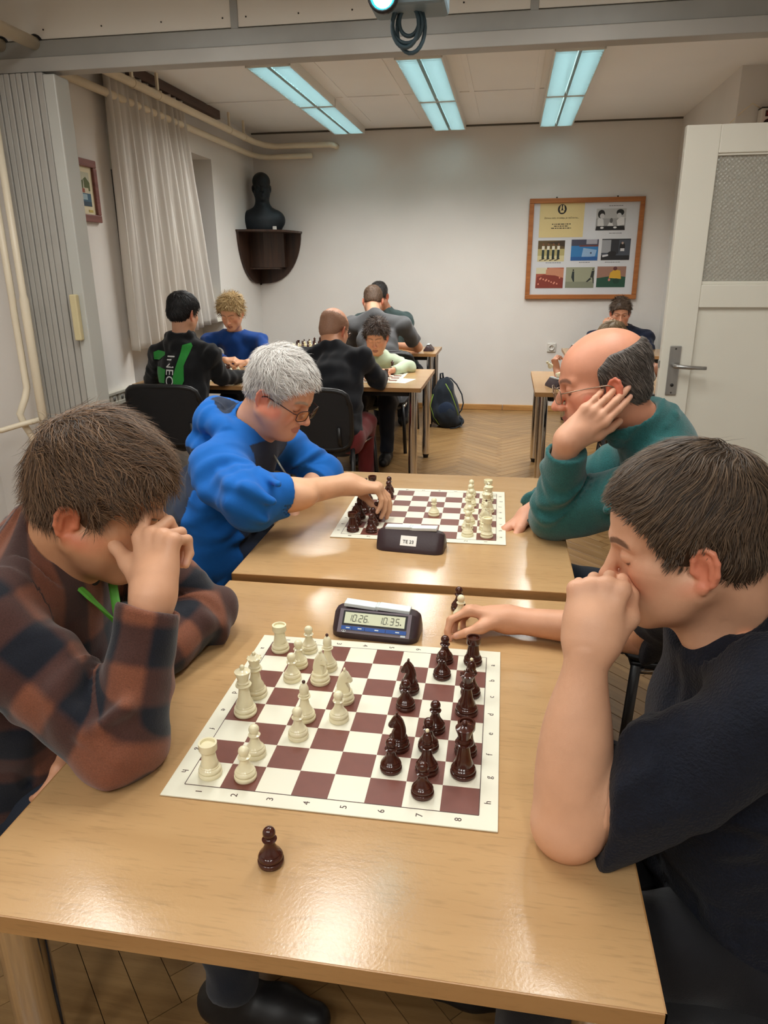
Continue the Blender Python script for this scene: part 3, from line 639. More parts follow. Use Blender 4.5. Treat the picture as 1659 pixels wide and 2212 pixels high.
# ------------------------------------------------------------------ chess pieces (turned, wooden, glossy)
WP = mat('ivory_plastic_piece', (234, 225, 190), .15, noise=(30, .02), spec=.5); BP = mat('dark_brown_piece', (66, 30, 20), .16, noise=(30, .06), spec=.6)
def base(r, h0=0.):
    return [(r*.2, 0), (r*.96, 0), (r, .002), (r, .0056), (r*.94, .0066), (r*.84, .0073), (r*.93, .0082), (r*.96, .0105), (r*.90, .0132), (r*.78, .0150), (r*.80, .0162), (r*.72, .0178)]
def dome(r, zc, a0=-60, a1=90, k=7): return [(max(.0002, r*math.cos(math.radians(a0+(a1-a0)*i/k))), zc+r*math.sin(math.radians(a0+(a1-a0)*i/k))) for i in range(k+1)]
PROF = {
 'pawn': base(.0168)+[(.0105, .020), (.0075, .026), (.006, .0335), (.0062, .0345), (.0092, .0355), (.0096, .037), (.0070, .0383), (.0055, .0392)]+dome(.0083, .0465, -50),
 'rook': base(.0178)+[(.0135, .019), (.0118, .024), (.0102, .037), (.0098, .0405), (.0128, .0425), (.0138, .0445), (.0138, .0555), (.0108, .0555), (.0105, .0515), (.0003, .0515)],
 'bishop': base(.0178)+[(.012, .020), (.0085, .027), (.0062, .040), (.0062, .0415), (.0105, .0425), (.0108, .0440), (.0075, .0452), (.0072, .0465), (.0092, .0475), (.0070, .0490), (.0082, .0535), (.0078, .059), (.0055, .0645), (.003, .0675), (.0003, .068)],
 'queen': base(.0195)+[(.0145, .021), (.0102, .029), (.0075, .046), (.0072, .050), (.0125, .0512), (.0130, .0530), (.009, .0545), (.0088, .0560), (.0108, .0575), (.0082, .0595), (.0095, .066), (.0125, .0735), (.0105, .0745), (.0085, .0755), (.006, .0785), (.0025, .080)]+dome(.0035, .0825, -50),
 'king': base(.0195)+[(.0148, .021), (.0108, .030), (.0082, .048), (.0078, .053), (.0132, .0542), (.0136, .0560), (.0095, .0575), (.0092, .0590), (.0112, .0605), (.0088, .0625), (.0102, .070), (.0132, .0785), (.0135, .0805), (.0100, .0820), (.0062, .0845), (.0035, .0850)]+dome(.0042, .0888, -50),
 'knight': base(.0182)+[(.0150, .0185), (.0145, .0205), (.0135, .0215), (.0002, .0215)]}
KN = [(-.012, .0205), (.0115, .0205), (.0125, .028), (.0118, .036), (.0098, .044), (.0072, .0505), (.003, .056), (-.001, .0595), (-.003, .0630), (-.0048, .0590), (-.0085, .0555), (-.0118, .0500), (-.0155, .0435), (-.0160, .0400), (-.0138, .0378), (-.0105, .0385), (-.0075, .0400), (-.0045, .0385), (-.0075, .0335), (-.0108, .0270)]
def piece_mesh(kind, n):
    mb = MB().lathe(PROF[kind], n)
    if kind == 'rook' and n > 12:
        pass
    if kind == 'knight':
        cx, cz = -.001, .040; lay = []
        for t, s in ((-.0072, .55), (-.0066, .80), (-.0048, .94), (0, 1.0), (.0048, .94), (.0066, .80), (.0072, .55)):
            lay.append([(cx+(x-cx)*s, t*(1.25 if z < .03 else (.75 if x < -.009 else 1.0)), (cz+(z-cz)*s) if z > .022 else z) for x, z in KN])
        m = len(KN); vs = [p for l in lay for p in l]; fs = []
        for j in range(6):
            for i in range(m): fs.append((j*m+i, j*m+(i+1) % m, (j+1)*m+(i+1) % m, (j+1)*m+i))
        fs.append(tuple(range(m))); fs.append(tuple(6*m+i for i in range(m-1, -1, -1))); mb.add(vs, fs)
        for s in (-1, 1): mb.ball((-.0068, s*.0058, .0495), .0016, 8, 5)
        mb.ball((-.002, 0, .0615), .003, 8, 6, (.8, 1.8, 1.2))
    if kind == 'queen' and n > 12:
        for k in range(9): a = 2*PI*k/9; mb.ball((.0118*math.cos(a), .0118*math.sin(a), .0738), .0019, 6, 4)
    return mb
PM = {}
for kd in PROF:
    for hi in (0, 1):
        mb = piece_mesh(kd, 28 if hi else 12)
        for cname, m in (('white', WP), ('black', BP)): PM[kd, hi, cname] = mb.mesh('chess_'+kd, m, math.radians(55 if kd != 'knight' else 40))
FIN = {c: MB().lathe(dome(.0031, .0705, -70, 90, 6), 14).mesh('finial', m, True) for c, m in (('white', BP), ('black', WP))}
MERL = {c: None for c in ('white', 'black')}
def piece(kind, color, loc, rz, label, group, hi=1, tilt=None):
    o = bpy.data.objects.new('chess_'+kind, PM[kind, hi, color]); o.location = loc; o.rotation_euler = (tilt or (0, 0))+(rz,) if tilt else (0, 0, rz); link(o)
    tag(o, label, 'chess piece', group)
    if kind == 'bishop':
        f = link(bpy.data.objects.new('finial', FIN[color]), o); tag(f, label='dark ball finial' if color == 'white' else 'ivory ball finial')
    return o
def setup(bd, spec, color, place_words, group, flip=False, hi=1, face=0, skip=()):
    """spec: 'Ra1 a2 ...' squares on a board object"""
    names = {'R': 'rook', 'N': 'knight', 'B': 'bishop', 'Q': 'queen', 'K': 'king'}
    for s in spec.split():
        kind = names.get(s[0], 'pawn'); sq = s[-2:]; f = 'abcdefgh'.index(sq[0]); r = int(sq[1])-1
        i, j = (7-r, 7-f) if flip else (r, f)
        x, y = -FS/2+SQ*(i+.5), FS/2-SQ*(j+.5)
        x += random.uniform(-.004, .004); y += random.uniform(-.004, .004)
        a = bd.rotation_euler[2]; c, sn = math.cos(a), math.sin(a)
        loc = (bd.location[0]+c*x-sn*y, bd.location[1]+sn*x+c*y, bd.location[2]+.0026)
        piece(kind, color, loc, face+random.uniform(-.3, .3), '%s %s on the %s square of the %s' % ('ivory' if color == 'white' else 'dark brown', kind, sq, place_words), group, hi)
b1 = board(-.2242, 1.0305, TH+.0006, math.radians(.35), 'brown and cream vinyl chess board on the front table')
setup(b1, 'Ra1 a2 b2 Bb3 c2 Nc3 Nd4 Qd1 Ke1 Be3 e4 f3 g2 h2 Rh1', 'white', 'front board', 'ivory pieces on the front board', face=PI)
setup(b1, 'Ra8 a7 b7 Nc6 Bc8 Qd8 d6 e7 Rf8 Nf6 f7 g6 Bg7 Kg8 h7', 'black', 'front board', 'dark pieces on the front board', face=0)
piece('pawn', 'black', (-0.267, 0.695, 0.661), 0, 'dark brown pawn standing alone off the front board near the table edge', 'captured pieces')
piece('pawn', 'white', (-0.072, 1.41, 0.661), 0, 'ivory pawn held in the hand beside the digital clock', 'captured pieces')
piece('pawn', 'black', (-0.079, 1.451, 0.661), 0, 'dark brown pawn half hidden behind the fingers beside the digital clock', 'captured pieces')
b2 = board(-.2225, 2.0640, TH+.0126, math.radians(.9), 'brown and cream vinyl chess board on the second table', flip=True)
setup(b2, 'Ra1 Nb1 Bc1 Qd1 Ke1 Bf1 Ng1 Rh1 a2 b2 c2 d4 e2 f2 g2 h2', 'white', 'second board', 'ivory pieces on the second board', flip=True, face=0)
setup(b2, 'Ra8 Nb8 Bc8 Qd8 Ke8 Bf8 Rh8 a7 b7 c7 d7 e7 g7 h7', 'black', 'second board', 'dark pieces on the second board', flip=True, face=PI)
b3 = board(-1.80, 6.71, TH+.0006, PI/2, 'chess board with the starting position on the far table', letters=False)
setup(b3, 'Ra1 Nb1 Bc1 Qd1 Ke1 Bf1 Ng1 Rh1 a2 b2 c2 d2 e2 f2 g2 h2', 'white', 'far board in starting position', 'ivory pieces of the far set', hi=0, face=PI/2)
setup(b3, 'Ra8 Nb8 Bc8 Qd8 Ke8 Bf8 Ng8 Rh8 a7 b7 c7 d7 e7 f7 g7 h7', 'black', 'far board in starting position', 'dark pieces of the far set', hi=0, face=-PI/2)
b4 = board(-1.80, 4.86, TH+.0006, PI/2, 'chess board between the two boys at the window wall', letters=False)
setup(b4, 'Ra1 Bc1 Qd1 Ke1 Rf1 a2 b2 c3 d4 f2 g2 h2', 'white', 'board by the window wall', 'ivory pieces of the boys', hi=0, face=PI/2)
setup(b4, 'Ra8 Kg8 Rf8 a7 b6 e6 f7 g7 h7', 'black', 'board by the window wall', 'dark pieces of the boys', hi=0, face=-PI/2)
b5 = board(-.93, 4.93, TH+.0006, PI/2, 'chess board between the bald man and the child in mint', letters=False)
setup(b5, 'Ra1 Ke1 Rf1 a2 b2 f2 g2', 'white', 'board before the child in mint', 'ivory pieces at the mint child', hi=0, face=PI/2)
setup(b5, 'Kg8 Qd8 a7 g7', 'black', 'board before the child in mint', 'dark pieces at the mint child', hi=0, face=-PI/2)
b6 = board(.66, 4.9, TH+.0006, PI/2, 'chess board hidden behind the head of the man in teal', letters=False)
piece('rook', 'black', (-0.809, 4.945, 0.661), 0, 'dark brown rook standing beside the bald man\'s sleeve', 'loose pieces', 0)
# score sheets
def paper(x, y, w, h, rz, label, z=TH):
    o = MB().box(-w/2, w/2, -h/2, h/2, 0, .0006).build('score_sheet', PAPER, None, loc=(x, y, z+.0004), rot=(0, 0, rz)); return tag(o, label, 'paper')
paper(-.67, 4.80, .10, .2, -.25, 'white score sheet by the elbow of the bald man')
paper(1.0, 4.66, .11, .08, .3, 'folded white score sheet by the white sleeve at right')
# ------------------------------------------------------------------ chess clocks
CKB = mat('clock_dark_aubergine', (52, 36, 40), .4, noise=(20, .03), bump=(200, .05)); CKF = mat('clock_grey_face', (108, 97, 104), .45); CKW = mat('clock_white_rocker', (206, 214, 216), .35)
LCD = mat('lcd_screen', (212, 216, 188), .15, noise=(5, .02)); BLUE = mat('blue_buttons', (28, 76, 150), .4)
def clock(loc, rz, label, detail=True):
    """faces -y"""
    r = empty('chess_clock', loc, rz, label=label, cat='chess clock', group='digital chess clocks')
    prof = [(-.046, .0), (-.047, .012), (-.012, .050), (.012, .052), (.040, .012), (.042, 0)]
    vs = []; fs = []; sec = [(-.0900, .60), (-.0875, .74), (-.0800, .90), (-.070, .985), (-.06, 1), (.06, 1), (.070, .985), (.0800, .90), (.0875, .74), (.0900, .60)]
    for x, s in sec:
        for y, z in prof: vs.append((x, y*s, z*(.45+.55*s) if z > .03 else z))
    m = len(prof)
    for j in range(len(sec)-1):
        for i in range(m): fs.append((j*m+i, j*m+(i+1) % m, (j+1)*m+(i+1) % m, (j+1)*m+i))
    fs.append(tuple(range(m))); fs.append(tuple((len(sec)-1)*m+i for i in range(m-1, -1, -1)))
    MB().add(vs, fs).build('case', CKB, r, math.radians(35))
    a = math.atan2(.038, .035)            # slope of the front face
    fc = empty('front_face', (0, -.0305, .0315), 0); fc.rotation_euler = (a, 0, 0); fc.parent = r
    COL.objects.unlink(fc); bpy.data.objects.remove(fc)
    nx, ny, nz = (1, 0, 0), Vector((0, math.cos(a), math.sin(a))), Vector((0, -math.sin(a), math.cos(a)))
    c0 = Vector((0, -.0305, .0315))
    def plate(name, x, u, w, h, t, m, off=0., par=r): 
        return MB().obox(c0+Vector((x, 0, 0))+ny*u+nz*(off+t/2), nx, ny, nz, (w/2, h/2, t/2)).build(name, m, par)
    if detail:
        f = plate('face_plate', 0, 0, .150, .050, .003, CKF)
        plate('lcd_bezel', 0, .006, .134, .030, .0012, INK, .003, f); plate('lcd', 0, .006, .126, .0235, .0010, LCD, .0036, f)
        for k, (x, w) in enumerate(((-.056, .022), (-.031, .026), (.004, .042), (.047, .042))): 
            bt = plate('button', x, -.0150, w, .0075, .0018, BLUE, .003, f); plate('button_mark', x+.003, -.0150, .008, .0022, .0003, CKW, .0048, bt)
        em = MB(); cc = c0+ny*(-.0215)+nz*.0033+Vector((-.061, 0, 0))
        em.tube([cc+Vector((.0042*math.cos(t), 0, 0))+ny*(.0024*math.sin(t)) for t in [2*PI*k/14 for k in range(14)]], .0006, 4, True); em.obox(cc, nx, ny, nz, (.0007, .0018, .0003)); em.build('emblem', CKW, f)
        plate('badge', .062, -.0215, .010, .004, .0005, CKW, .003, f)
        # seven-segment time: 10:26 and 10.35
        SEG = {'0': 'abcdef', '1': 'bc', '2': 'abged', '6': 'afgcde', '3': 'abgcd', '5': 'afgcd'}
        mb = MB(); H = .0135; Wd = .0066; q = .0011; org = c0+ny*.006+nz*.0048
        def bar(x, u, w, h): mb.obox(org+Vector((x+.0007*u/.006, 0, 0))+ny*u, nx, ny, nz, (w/2, h/2, .0002))
        def dig(ch, x):
            for s in SEG[ch]:
                u, w = {'a': (H/2, 0), 'g': (0, 0), 'd': (-H/2, 0), 'f': (H/4, -1), 'b': (H/4, 1), 'e': (-H/4, -1), 'c': (-H/4, 1)}[s]
                if w == 0: bar(x, u, Wd-q, q)
                else: bar(x+w*Wd/2, u, q, H/2-q*.6)
        for ch, x in (('1', -.052), ('0', -.042), ('2', -.029), ('6', -.0185), ('1', .012), ('0', .022), ('3', .036), ('5', .0475)): dig(ch, x)
        for x, u in ((-.0355, -.0055), (-.012, -.0055), (.029, -.0055)): bar(x, u, .0014, .0014)
        bar(.055, -.005, .0022, .0022); mb.build('digits', INK, f)
    # rocker: two wings with a hump in the middle
    rk = MB(); tilt = .004
    rk.obox((-.036, .0, .056+.001), Vector((1, 0, -.06)).normalized(), Vector((0, 1, 0)), Vector((.06, 0, 1)).normalized(), (.033, .0125, .004))
    rk.obox((.036, .0, .056-.001), Vector((1, 0, -.05)).normalized(), Vector((0, 1, 0)), Vector((.05, 0, 1)).normalized(), (.033, .0125, .004))
    rk.tube([(0, -.0115, .0555), (0, .0115, .0555)], .0052, 12)
    o = rk.build('rocker', CKW, r)
    bv = o.modifiers.new('bev', 'BEVEL'); bv.width = .0012; bv.segments = 2
    return r
clock((-0.238, 1.327, 0.661), math.radians(-3.5), 'digital chess clock showing 10:26 and 10.35 behind the front board')
ck2 = clock((-0.226, 1.777, 0.673), math.radians(180-5), 'chess clock seen from behind with a paper label, second table', False)
lab = MB().obox(Vector((.002, .0292, .0285)), (1, 0, 0), Vector((0, -.573, .82)), Vector((0, .82, .573)), (.0215, .0135, .0004)).build('paper_label', PAPER, ck2)
_t = text_mesh('TE 23', .0125, INK, 'handwriting'); _o = link(bpy.data.objects.new('handwriting', _t), lab)
_zx = Vector((0, .82, .573)); _yx = Vector((0, -.573, .82)); _xx = _yx.cross(_zx)
_M = Matrix((( _xx.x, _yx.x, _zx.x, .002), (_xx.y, _yx.y, _zx.y, .0292+.82*.0010+.573*.003), (_xx.z, _yx.z, _zx.z, .0285+.573*.0010-.82*.003), (0, 0, 0, 1))); _o.matrix_local = _M
clock((-.70, 6.66, TH), PI/2, 'small chess clock at the right end of the far table', False)
clock((.31, 4.66, TH), PI/2+.3, 'dark chess clock near the left corner of the right-hand table', False)
clock((.60, 6.72, TH), PI/2+.2, 'chess clock on the table below the notice board', False)

# ------------------------------------------------------------------ organic modelling: smooth unions of limbs, meshed by surface nets
V3 = lambda *a: np.array(a, np.float64)
def nrm(v): v = np.asarray(v, float); return v/max(1e-9, np.linalg.norm(v))
class Prim:
    __slots__ = ('t', 'a', 'b', 'ra', 'rb', 'R', 'r', 'k', 'op', 'c', 'rad')
def cap(a, b, ra, rb=None, k=.02, op=0):
    p = Prim(); p.t = 0; p.a = np.asarray(a, float); p.b = np.asarray(b, float); p.ra = ra; p.rb = ra if rb is None else rb; p.k = k; p.op = op
    p.c = (p.a+p.b)/2; p.rad = np.linalg.norm(p.b-p.a)/2+max(p.ra, p.rb); return p
def ell(c, r, k=.02, op=0, R=None):
    p = Prim(); p.t = 1; p.c = np.asarray(c, float); p.r = np.asarray(r if np.ndim(r) else (r, r, r), float); p.R = None if R is None else np.asarray(R, float); p.k = k; p.op = op
    p.rad = float(p.r.max()); return p
def plane(c, n, rad, k=.004):
    """cuts away everything beyond the plane within a ball of radius rad"""
    p = Prim(); p.t = 2; p.c = np.asarray(c, float); p.r = nrm(n); p.rad = rad; p.k = k; p.op = 1; return p
def pev(p, X):
    if p.t == 0:
        ab = p.b-p.a; L = max(1e-12, ab@ab); d = X-p.a; t = np.clip(d@ab/L, 0, 1)
        return np.sqrt(((d-t[:, None]*ab)**2).sum(1)) - (p.ra+(p.rb-p.ra)*t)
    if p.t == 1:
        q = X-p.c
        if p.R is not None: q = q@p.R
        k0 = np.sqrt(((q/p.r)**2).sum(1)); k1 = np.sqrt(((q/p.r**2)**2).sum(1))
        return k0*(k0-1)/np.maximum(k1, 1e-9)
    d = -((X-p.c)@p.r)
    return np.maximum(d, np.sqrt(((X-p.c)**2).sum(1))-p.rad)
def comb(d, v, p):
    k = p.k
    if p.op == 0:
        if k <= 0: return np.minimum(d, v)
        h = np.maximum(k-np.abs(d-v), 0)/k; return np.minimum(d, v)-h*h*k*.25
    v = -v
    if k <= 0: return np.maximum(d, v)
    h = np.maximum(k-np.abs(d-v), 0)/k; return np.maximum(d, v)+h*h*k*.25
def field(prims, X):
    d = np.full(len(X), 1.0)
    for p in prims: d = comb(d, pev(p, X), p)
    return d
def grad(prims, X, e=.002):
    g = np.stack([field(prims, X+np.eye(3)[i]*e)-field(prims, X-np.eye(3)[i]*e) for i in range(3)], 1)
    return g/np.maximum(1e-9, np.linalg.norm(g, axis=1))[:, None]
def nets(prims, vox, disp=None, lo=None, hi=None, B=8, dmax=.012):
    U = [p for p in prims if p.op == 0]
    l = np.min([p.c-p.rad for p in U], 0)-3*vox-dmax; h = np.max([p.c+p.rad for p in U], 0)+3*vox+dmax
    if lo is not None: l = np.maximum(l, lo)
    if hi is not None: h = np.minimum(h, hi)
    n = np.ceil((h-l)/(vox*B)).astype(int)*B; nb = n//B
    I = np.stack(np.meshgrid(*[np.arange(k) for k in nb], indexing='ij'), -1).reshape(-1, 3)
    C = l+(I*B+(B-1)/2)*vox; hd = B*vox*.5*1.7320508
    D = np.full(len(C), 1.0); PV = []
    for p in prims:
        v = pev(p, C); PV.append(v); D = comb(D, v, p)
    act = np.abs(D) < hd*1.05+.012+(dmax if disp else 0)
    F = np.where(D < 0, -1., 1.).astype(np.float32)
    G = np.repeat(np.repeat(np.repeat(F.reshape(nb), B, 0), B, 1), B, 2)
    ai = np.nonzero(act)[0]
    off = np.stack(np.meshgrid(*[np.arange(B)]*3, indexing='ij'), -1).reshape(-1, 3)*vox
    X = (l+I[ai]*B*vox)[:, None, :]+off[None]
    d = np.full((len(ai), B**3), 1.0)
    for p, v in zip(prims, PV):
        s = np.nonzero(v[ai] < hd+max(p.k, 0)+.012)[0]
        if len(s): d[s] = comb(d[s].ravel(), pev(p, X[s].reshape(-1, 3)), p).reshape(len(s), -1)
    if disp is not None: d = d+disp(X.reshape(-1, 3)).reshape(d.shape)
    G5 = G.reshape(nb[0], B, nb[1], B, nb[2], B)
    ii = I[ai]; G5[ii[:, 0], :, ii[:, 1], :, ii[:, 2], :] = d.reshape(-1, B, B, B)
    F = G5.reshape(n)
    F[0] = F[-1] = 1; F[:, 0] = F[:, -1] = 1; F[:, :, 0] = F[:, :, -1] = 1
    s = F < 0
    c8 = np.zeros(np.array(F.shape)-1, np.uint8)
    for dx in (0, 1):
        for dy in (0, 1):
            for dz in (0, 1): c8 += s[dx:c8.shape[0]+dx, dy:c8.shape[1]+dy, dz:c8.shape[2]+dz]
    am = (c8 > 0) & (c8 < 8); A = np.argwhere(am); idx = np.full(c8.shape, -1, np.int32); idx[am] = np.arange(len(A))
    cor = [(x, y, z) for x in (0, 1) for y in (0, 1) for z in (0, 1)]
    cv = np.stack([F[A[:, 0]+x, A[:, 1]+y, A[:, 2]+z] for x, y, z in cor], 1)
    acc = np.zeros((len(A), 3)); cnt = np.zeros(len(A))
    for i in range(8):
        for j in range(i+1, 8):
            a, b = np.array(cor[i]), np.array(cor[j])
            if np.abs(a-b).sum() != 1: continue
            va, vb = cv[:, i], cv[:, j]; m = (va < 0) != (vb < 0); t = np.where(m, va/np.where(m, va-vb, 1), 0)
            acc += np.where(m[:, None], a+t[:, None]*(b-a), 0); cnt += m
    V = l+(A+acc/np.maximum(cnt, 1)[:, None])*vox
    Fs = []
    for ax in range(3):
        b, c = (ax+1) % 3, (ax+2) % 3
        sl0 = [slice(None)]*3; sl1 = [slice(None)]*3; sl0[ax] = slice(0, -1); sl1[ax] = slice(1, None)
        s0, s1 = s[tuple(sl0)], s[tuple(sl1)]; E = np.argwhere(s0 != s1)
        E = E[(E[:, b] > 0) & (E[:, c] > 0) & (E[:, b] < c8.shape[b]) & (E[:, c] < c8.shape[c])]
        if not len(E): continue
        def at(db, dc):
            q = E.copy(); q[:, b] += db; q[:, c] += dc; return idx[q[:, 0], q[:, 1], q[:, 2]]
        Q = np.stack([at(-1, -1), at(0, -1), at(0, 0), at(-1, 0)], 1); fl = s0[tuple(E.T)]
        Q[~fl] = Q[~fl][:, ::-1]; Fs.append(Q[(Q >= 0).all(1)])
    return V, np.concatenate(Fs)
def relax(V, F, it=1, w=.5):
    """a little Laplacian smoothing"""
    for _ in range(it):
        S_ = np.zeros_like(V); c = np.zeros(len(V))
        for a, b in ((0, 1), (1, 2), (2, 3), (3, 0)):
            np.add.at(S_, F[:, a], V[F[:, b]]); np.add.at(c, F[:, a], 1); np.add.at(S_, F[:, b], V[F[:, a]]); np.add.at(c, F[:, b], 1)
        V = V*(1-w)+w*S_/np.maximum(c, 1)[:, None]
    return V
def np_mesh(name, V, F, m, colors=None, vec=None, root=None, smooth=True):
    me = bpy.data.meshes.new(name); k = F.shape[1]
    me.vertices.add(len(V)); me.vertices.foreach_set('co', np.ascontiguousarray(V, np.float32).ravel())
    me.loops.add(len(F)*k); me.loops.foreach_set('vertex_index', np.ascontiguousarray(F, np.int32).ravel())
    me.polygons.add(len(F)); me.polygons.foreach_set('loop_start', np.arange(len(F), dtype=np.int32)*k)
    me.update(calc_edges=True); me.polygons.foreach_set('use_smooth', np.full(len(F), smooth))
    if colors is not None:
        a = me.color_attributes.new('Col', 'FLOAT_COLOR', 'POINT'); c4 = np.ones((len(V), 4), np.float32); c4[:, :3] = colors*(np.array((.88, .82, .74)) if m.name == 'skin' else 1.); a.data.foreach_set('color', c4.ravel())
    if vec is not None:
        a = me.attributes.new('cuv', 'FLOAT_VECTOR', 'POINT'); a.data.foreach_set('vector', np.ascontiguousarray(vec, np.float32).ravel())
    me.materials.append(m); me.update()
    o = bpy.data.objects.new(name, me); COL.objects.link(o)
    if root is not None: o.parent = root; o.location = -root.location
    return o
def join(parts):
    Vs, Fs, Cs, o = [], [], [], 0
    for V, F, C in parts: Vs.append(V); Fs.append(F+o); Cs.append(C); o += len(V)
    return np.concatenate(Vs), np.concatenate(Fs), np.concatenate(Cs)
def waves(seed, n, freq, amp, stretch=None):
    """smooth pseudo-random displacement for cloth"""
    r = np.random.default_rng(seed); K = r.normal(size=(n, 3))*freq; ph = r.uniform(0, 6.28, n); a = amp/np.sqrt(n)
    if stretch is not None: K = K*np.asarray(stretch)
    W1 = r.normal(size=(3, 3))*freq*.5
    def f(X):
        Y = X+np.sin(X@W1.T)*(.35/freq)
        return (np.sin(Y@K.T+ph)).sum(1)*a
    return f
# ---------------------------------------------------------------- heads
class Head:
    """local frame: +y face, +z up, +x the person's right; scale 1 = chin to crown .235 m"""
    def __init__(s, pos, fwd, up=(0, 0, 1), scale=1., roll=0):
        f = nrm(fwd); u = np.asarray(up, float); r = nrm(np.cross(f, u)); u = np.cross(r, f)
        if roll: c, sn = math.cos(roll), math.sin(roll); r, u = r*c+u*sn, u*c-r*sn
        s.R = np.stack([r, f, u], 1); s.o = np.asarray(pos, float); s.s = scale
    def w(s, p): return s.o+s.R@(np.asarray(p, float)*s.s)
    def loc(s, X): return (X-s.o)@s.R/s.s
    def cap(s, a, b, ra, rb=None, k=.01, op=0): return cap(s.w(a), s.w(b), ra*s.s, None if rb is None else rb*s.s, k*s.s, op)
    def ell(s, c, r, k=.01, op=0, rot=None):
        R = s.R if rot is None else s.R@np.asarray(rot); return ell(s.w(c), np.asarray(r)*s.s, k*s.s, op, R)
def rotm(ax, a):
    c, s = math.cos(a), math.sin(a)
    return np.array({'x': [[1, 0, 0], [0, c, -s], [0, s, c]], 'y': [[c, 0, s], [0, 1, 0], [-s, 0, c]], 'z': [[c, -s, 0], [s, c, 0], [0, 0, 1]]}[ax])
def head_prims(H, neck, nr=.056, nr2=.062, nose=1., fat=0., closed=True, child=0., detail=True, jaw=0., chin=0., brow=1., throat=1.):
    P = []; f = fat; j = jaw
    P.append(H.ell((0, -.018, .042), (.076, .097, .080), .0))
    P.append(H.ell((0, .030, .037), (.064, .058, .056), .02))
    P.append(H.ell((0, .030, -.030), (.060+f*.8, .056, .062), .03))
    for s in (-1, 1):
        P.append(H.ell((s*.043, .050, -.020), (.024+f*.6, .027, .022+f*.5), .02))
        P.append(H.ell((s*(.046+f*.4), .032, -.060), (.020+f, .034, .030), .03))
        P.append(H.cap((s*(.055+f), .002, -.052), (s*.018, .066+chin, -.098-j), .020+f*.5, .016, .025))
    P.append(H.ell((0, .064, -.060), (.034, .030, .032), .02))
    P.append(H.ell((0, .074+chin, -.100-j), (.024, .020, .018), .018))
    P.append(H.ell((0, .028, -.084), (.046+f, .050, .026+f), .03))
    P.append(cap(H.w((0, -.030, -.050)), neck, nr*H.s, nr2*H.s, .035*H.s))
    P.append(H.cap((0, .010-.03*(1-throat), -.088), (0, -.012-.03*(1-throat), -.150), (.034+f*1.2)*throat, (.040+f)*throat, .03))
    # nose
    n = nose
    P.append(H.cap((0, .082, .014), (0, .088+.018*n, -.026), .0080, .0085*n+.001, .012))
    P.append(H.ell((0, .092+.018*n, -.033), (.0115*n, .012, .0100), .008))
    for s in (-1, 1): P.append(H.ell((s*.0120*n, .087+.012*n, -.037), (.0080, .0105, .0075), .006))
    if detail:
        for s in (-1, 1): P.append(H.ell((s*.0065, .096+.012*n, -.0455), (.0038, .0065, .0035), .003, 1))
    # brows, eyes
    for s in (-1, 1):
        P.append(H.cap((s*.012, .085, .022), (s*.044, .068, .022), .0085*brow, .0075*brow, .014))
        P.append(H.ell((s*.032, .103, .003), (.020, .020, .0130), .014, 1))
        P.append(H.ell((s*.0315, .0715, .003), (.0125, .0125, .0125), .001))
        if closed: P.append(H.ell((s*.0315, .0725, .0035), (.0160, .0138, .0128), .003))
        else:
            P.append(H.ell((s*.0315, .0730, .0095), (.0160, .0135, .0085), .003)); P.append(H.ell((s*.0315, .0715, -.0085), (.0150, .0130, .0070), .004))
    # mouth
    for s in (-1, 1):
        P.append(H.cap((s*.0225, .083, -.0665), (0, .0965, -.0632), .0034, .0052, .004))
        P.append(H.cap((s*.0195, .084, -.0720), (0, .0945, -.0760), .0034, .0062, .005))
    if detail:
        for s in (-1, 1): P.append(H.cap((s*.0245, .086, -.0695), (0, .1035, -.0692), .0013, .0016, .003, 1))
    # ears
    for s in (-1, 1):
        E = np.array((s*.0765, -.014, -.016)); a = math.radians(28)
        u = np.array((-s*math.sin(a), math.cos(a), 0.)); w_ = np.array((s*math.cos(a), math.sin(a), 0.)); v = np.array((0, -.16, .987))
        Re = np.stack([w_, u, v], 1)
        P.append(H.ell(E+w_*.001, (.0065, .0175, .0285), .006, 0, Re))
        if detail:
            ring = [E+w_*(.0055+.002*math.sin(t))+u*(.0165*math.cos(t))+v*(.0285*math.sin(t)+.002) for t in np.radians([-10, 25, 60, 95, 130, 165, 200, 235, 262])]
            P.append(H.ell(E+w_*.0085+u*.003-v*.001, (.0065, .0105, .0165), .005, 1, Re))
            for q, r_ in zip(ring[:-1], ring[1:]): P.append(H.cap(q, r_, .0038, .0038, .003))
            P.append(H.cap(E+w_*.004-u*.007-v*.012, E+w_*.005-u*.008+v*.012, .0028, .0030, .003))
            P.append(H.ell(E+w_*.003+u*.012-v*.006, (.0035, .004, .006), .004, 0, Re))
        P.append(H.ell(E+w_*.003+u*.005-v*.0285, (.0050, .0085, .0085), .005, 0, Re))
    return P
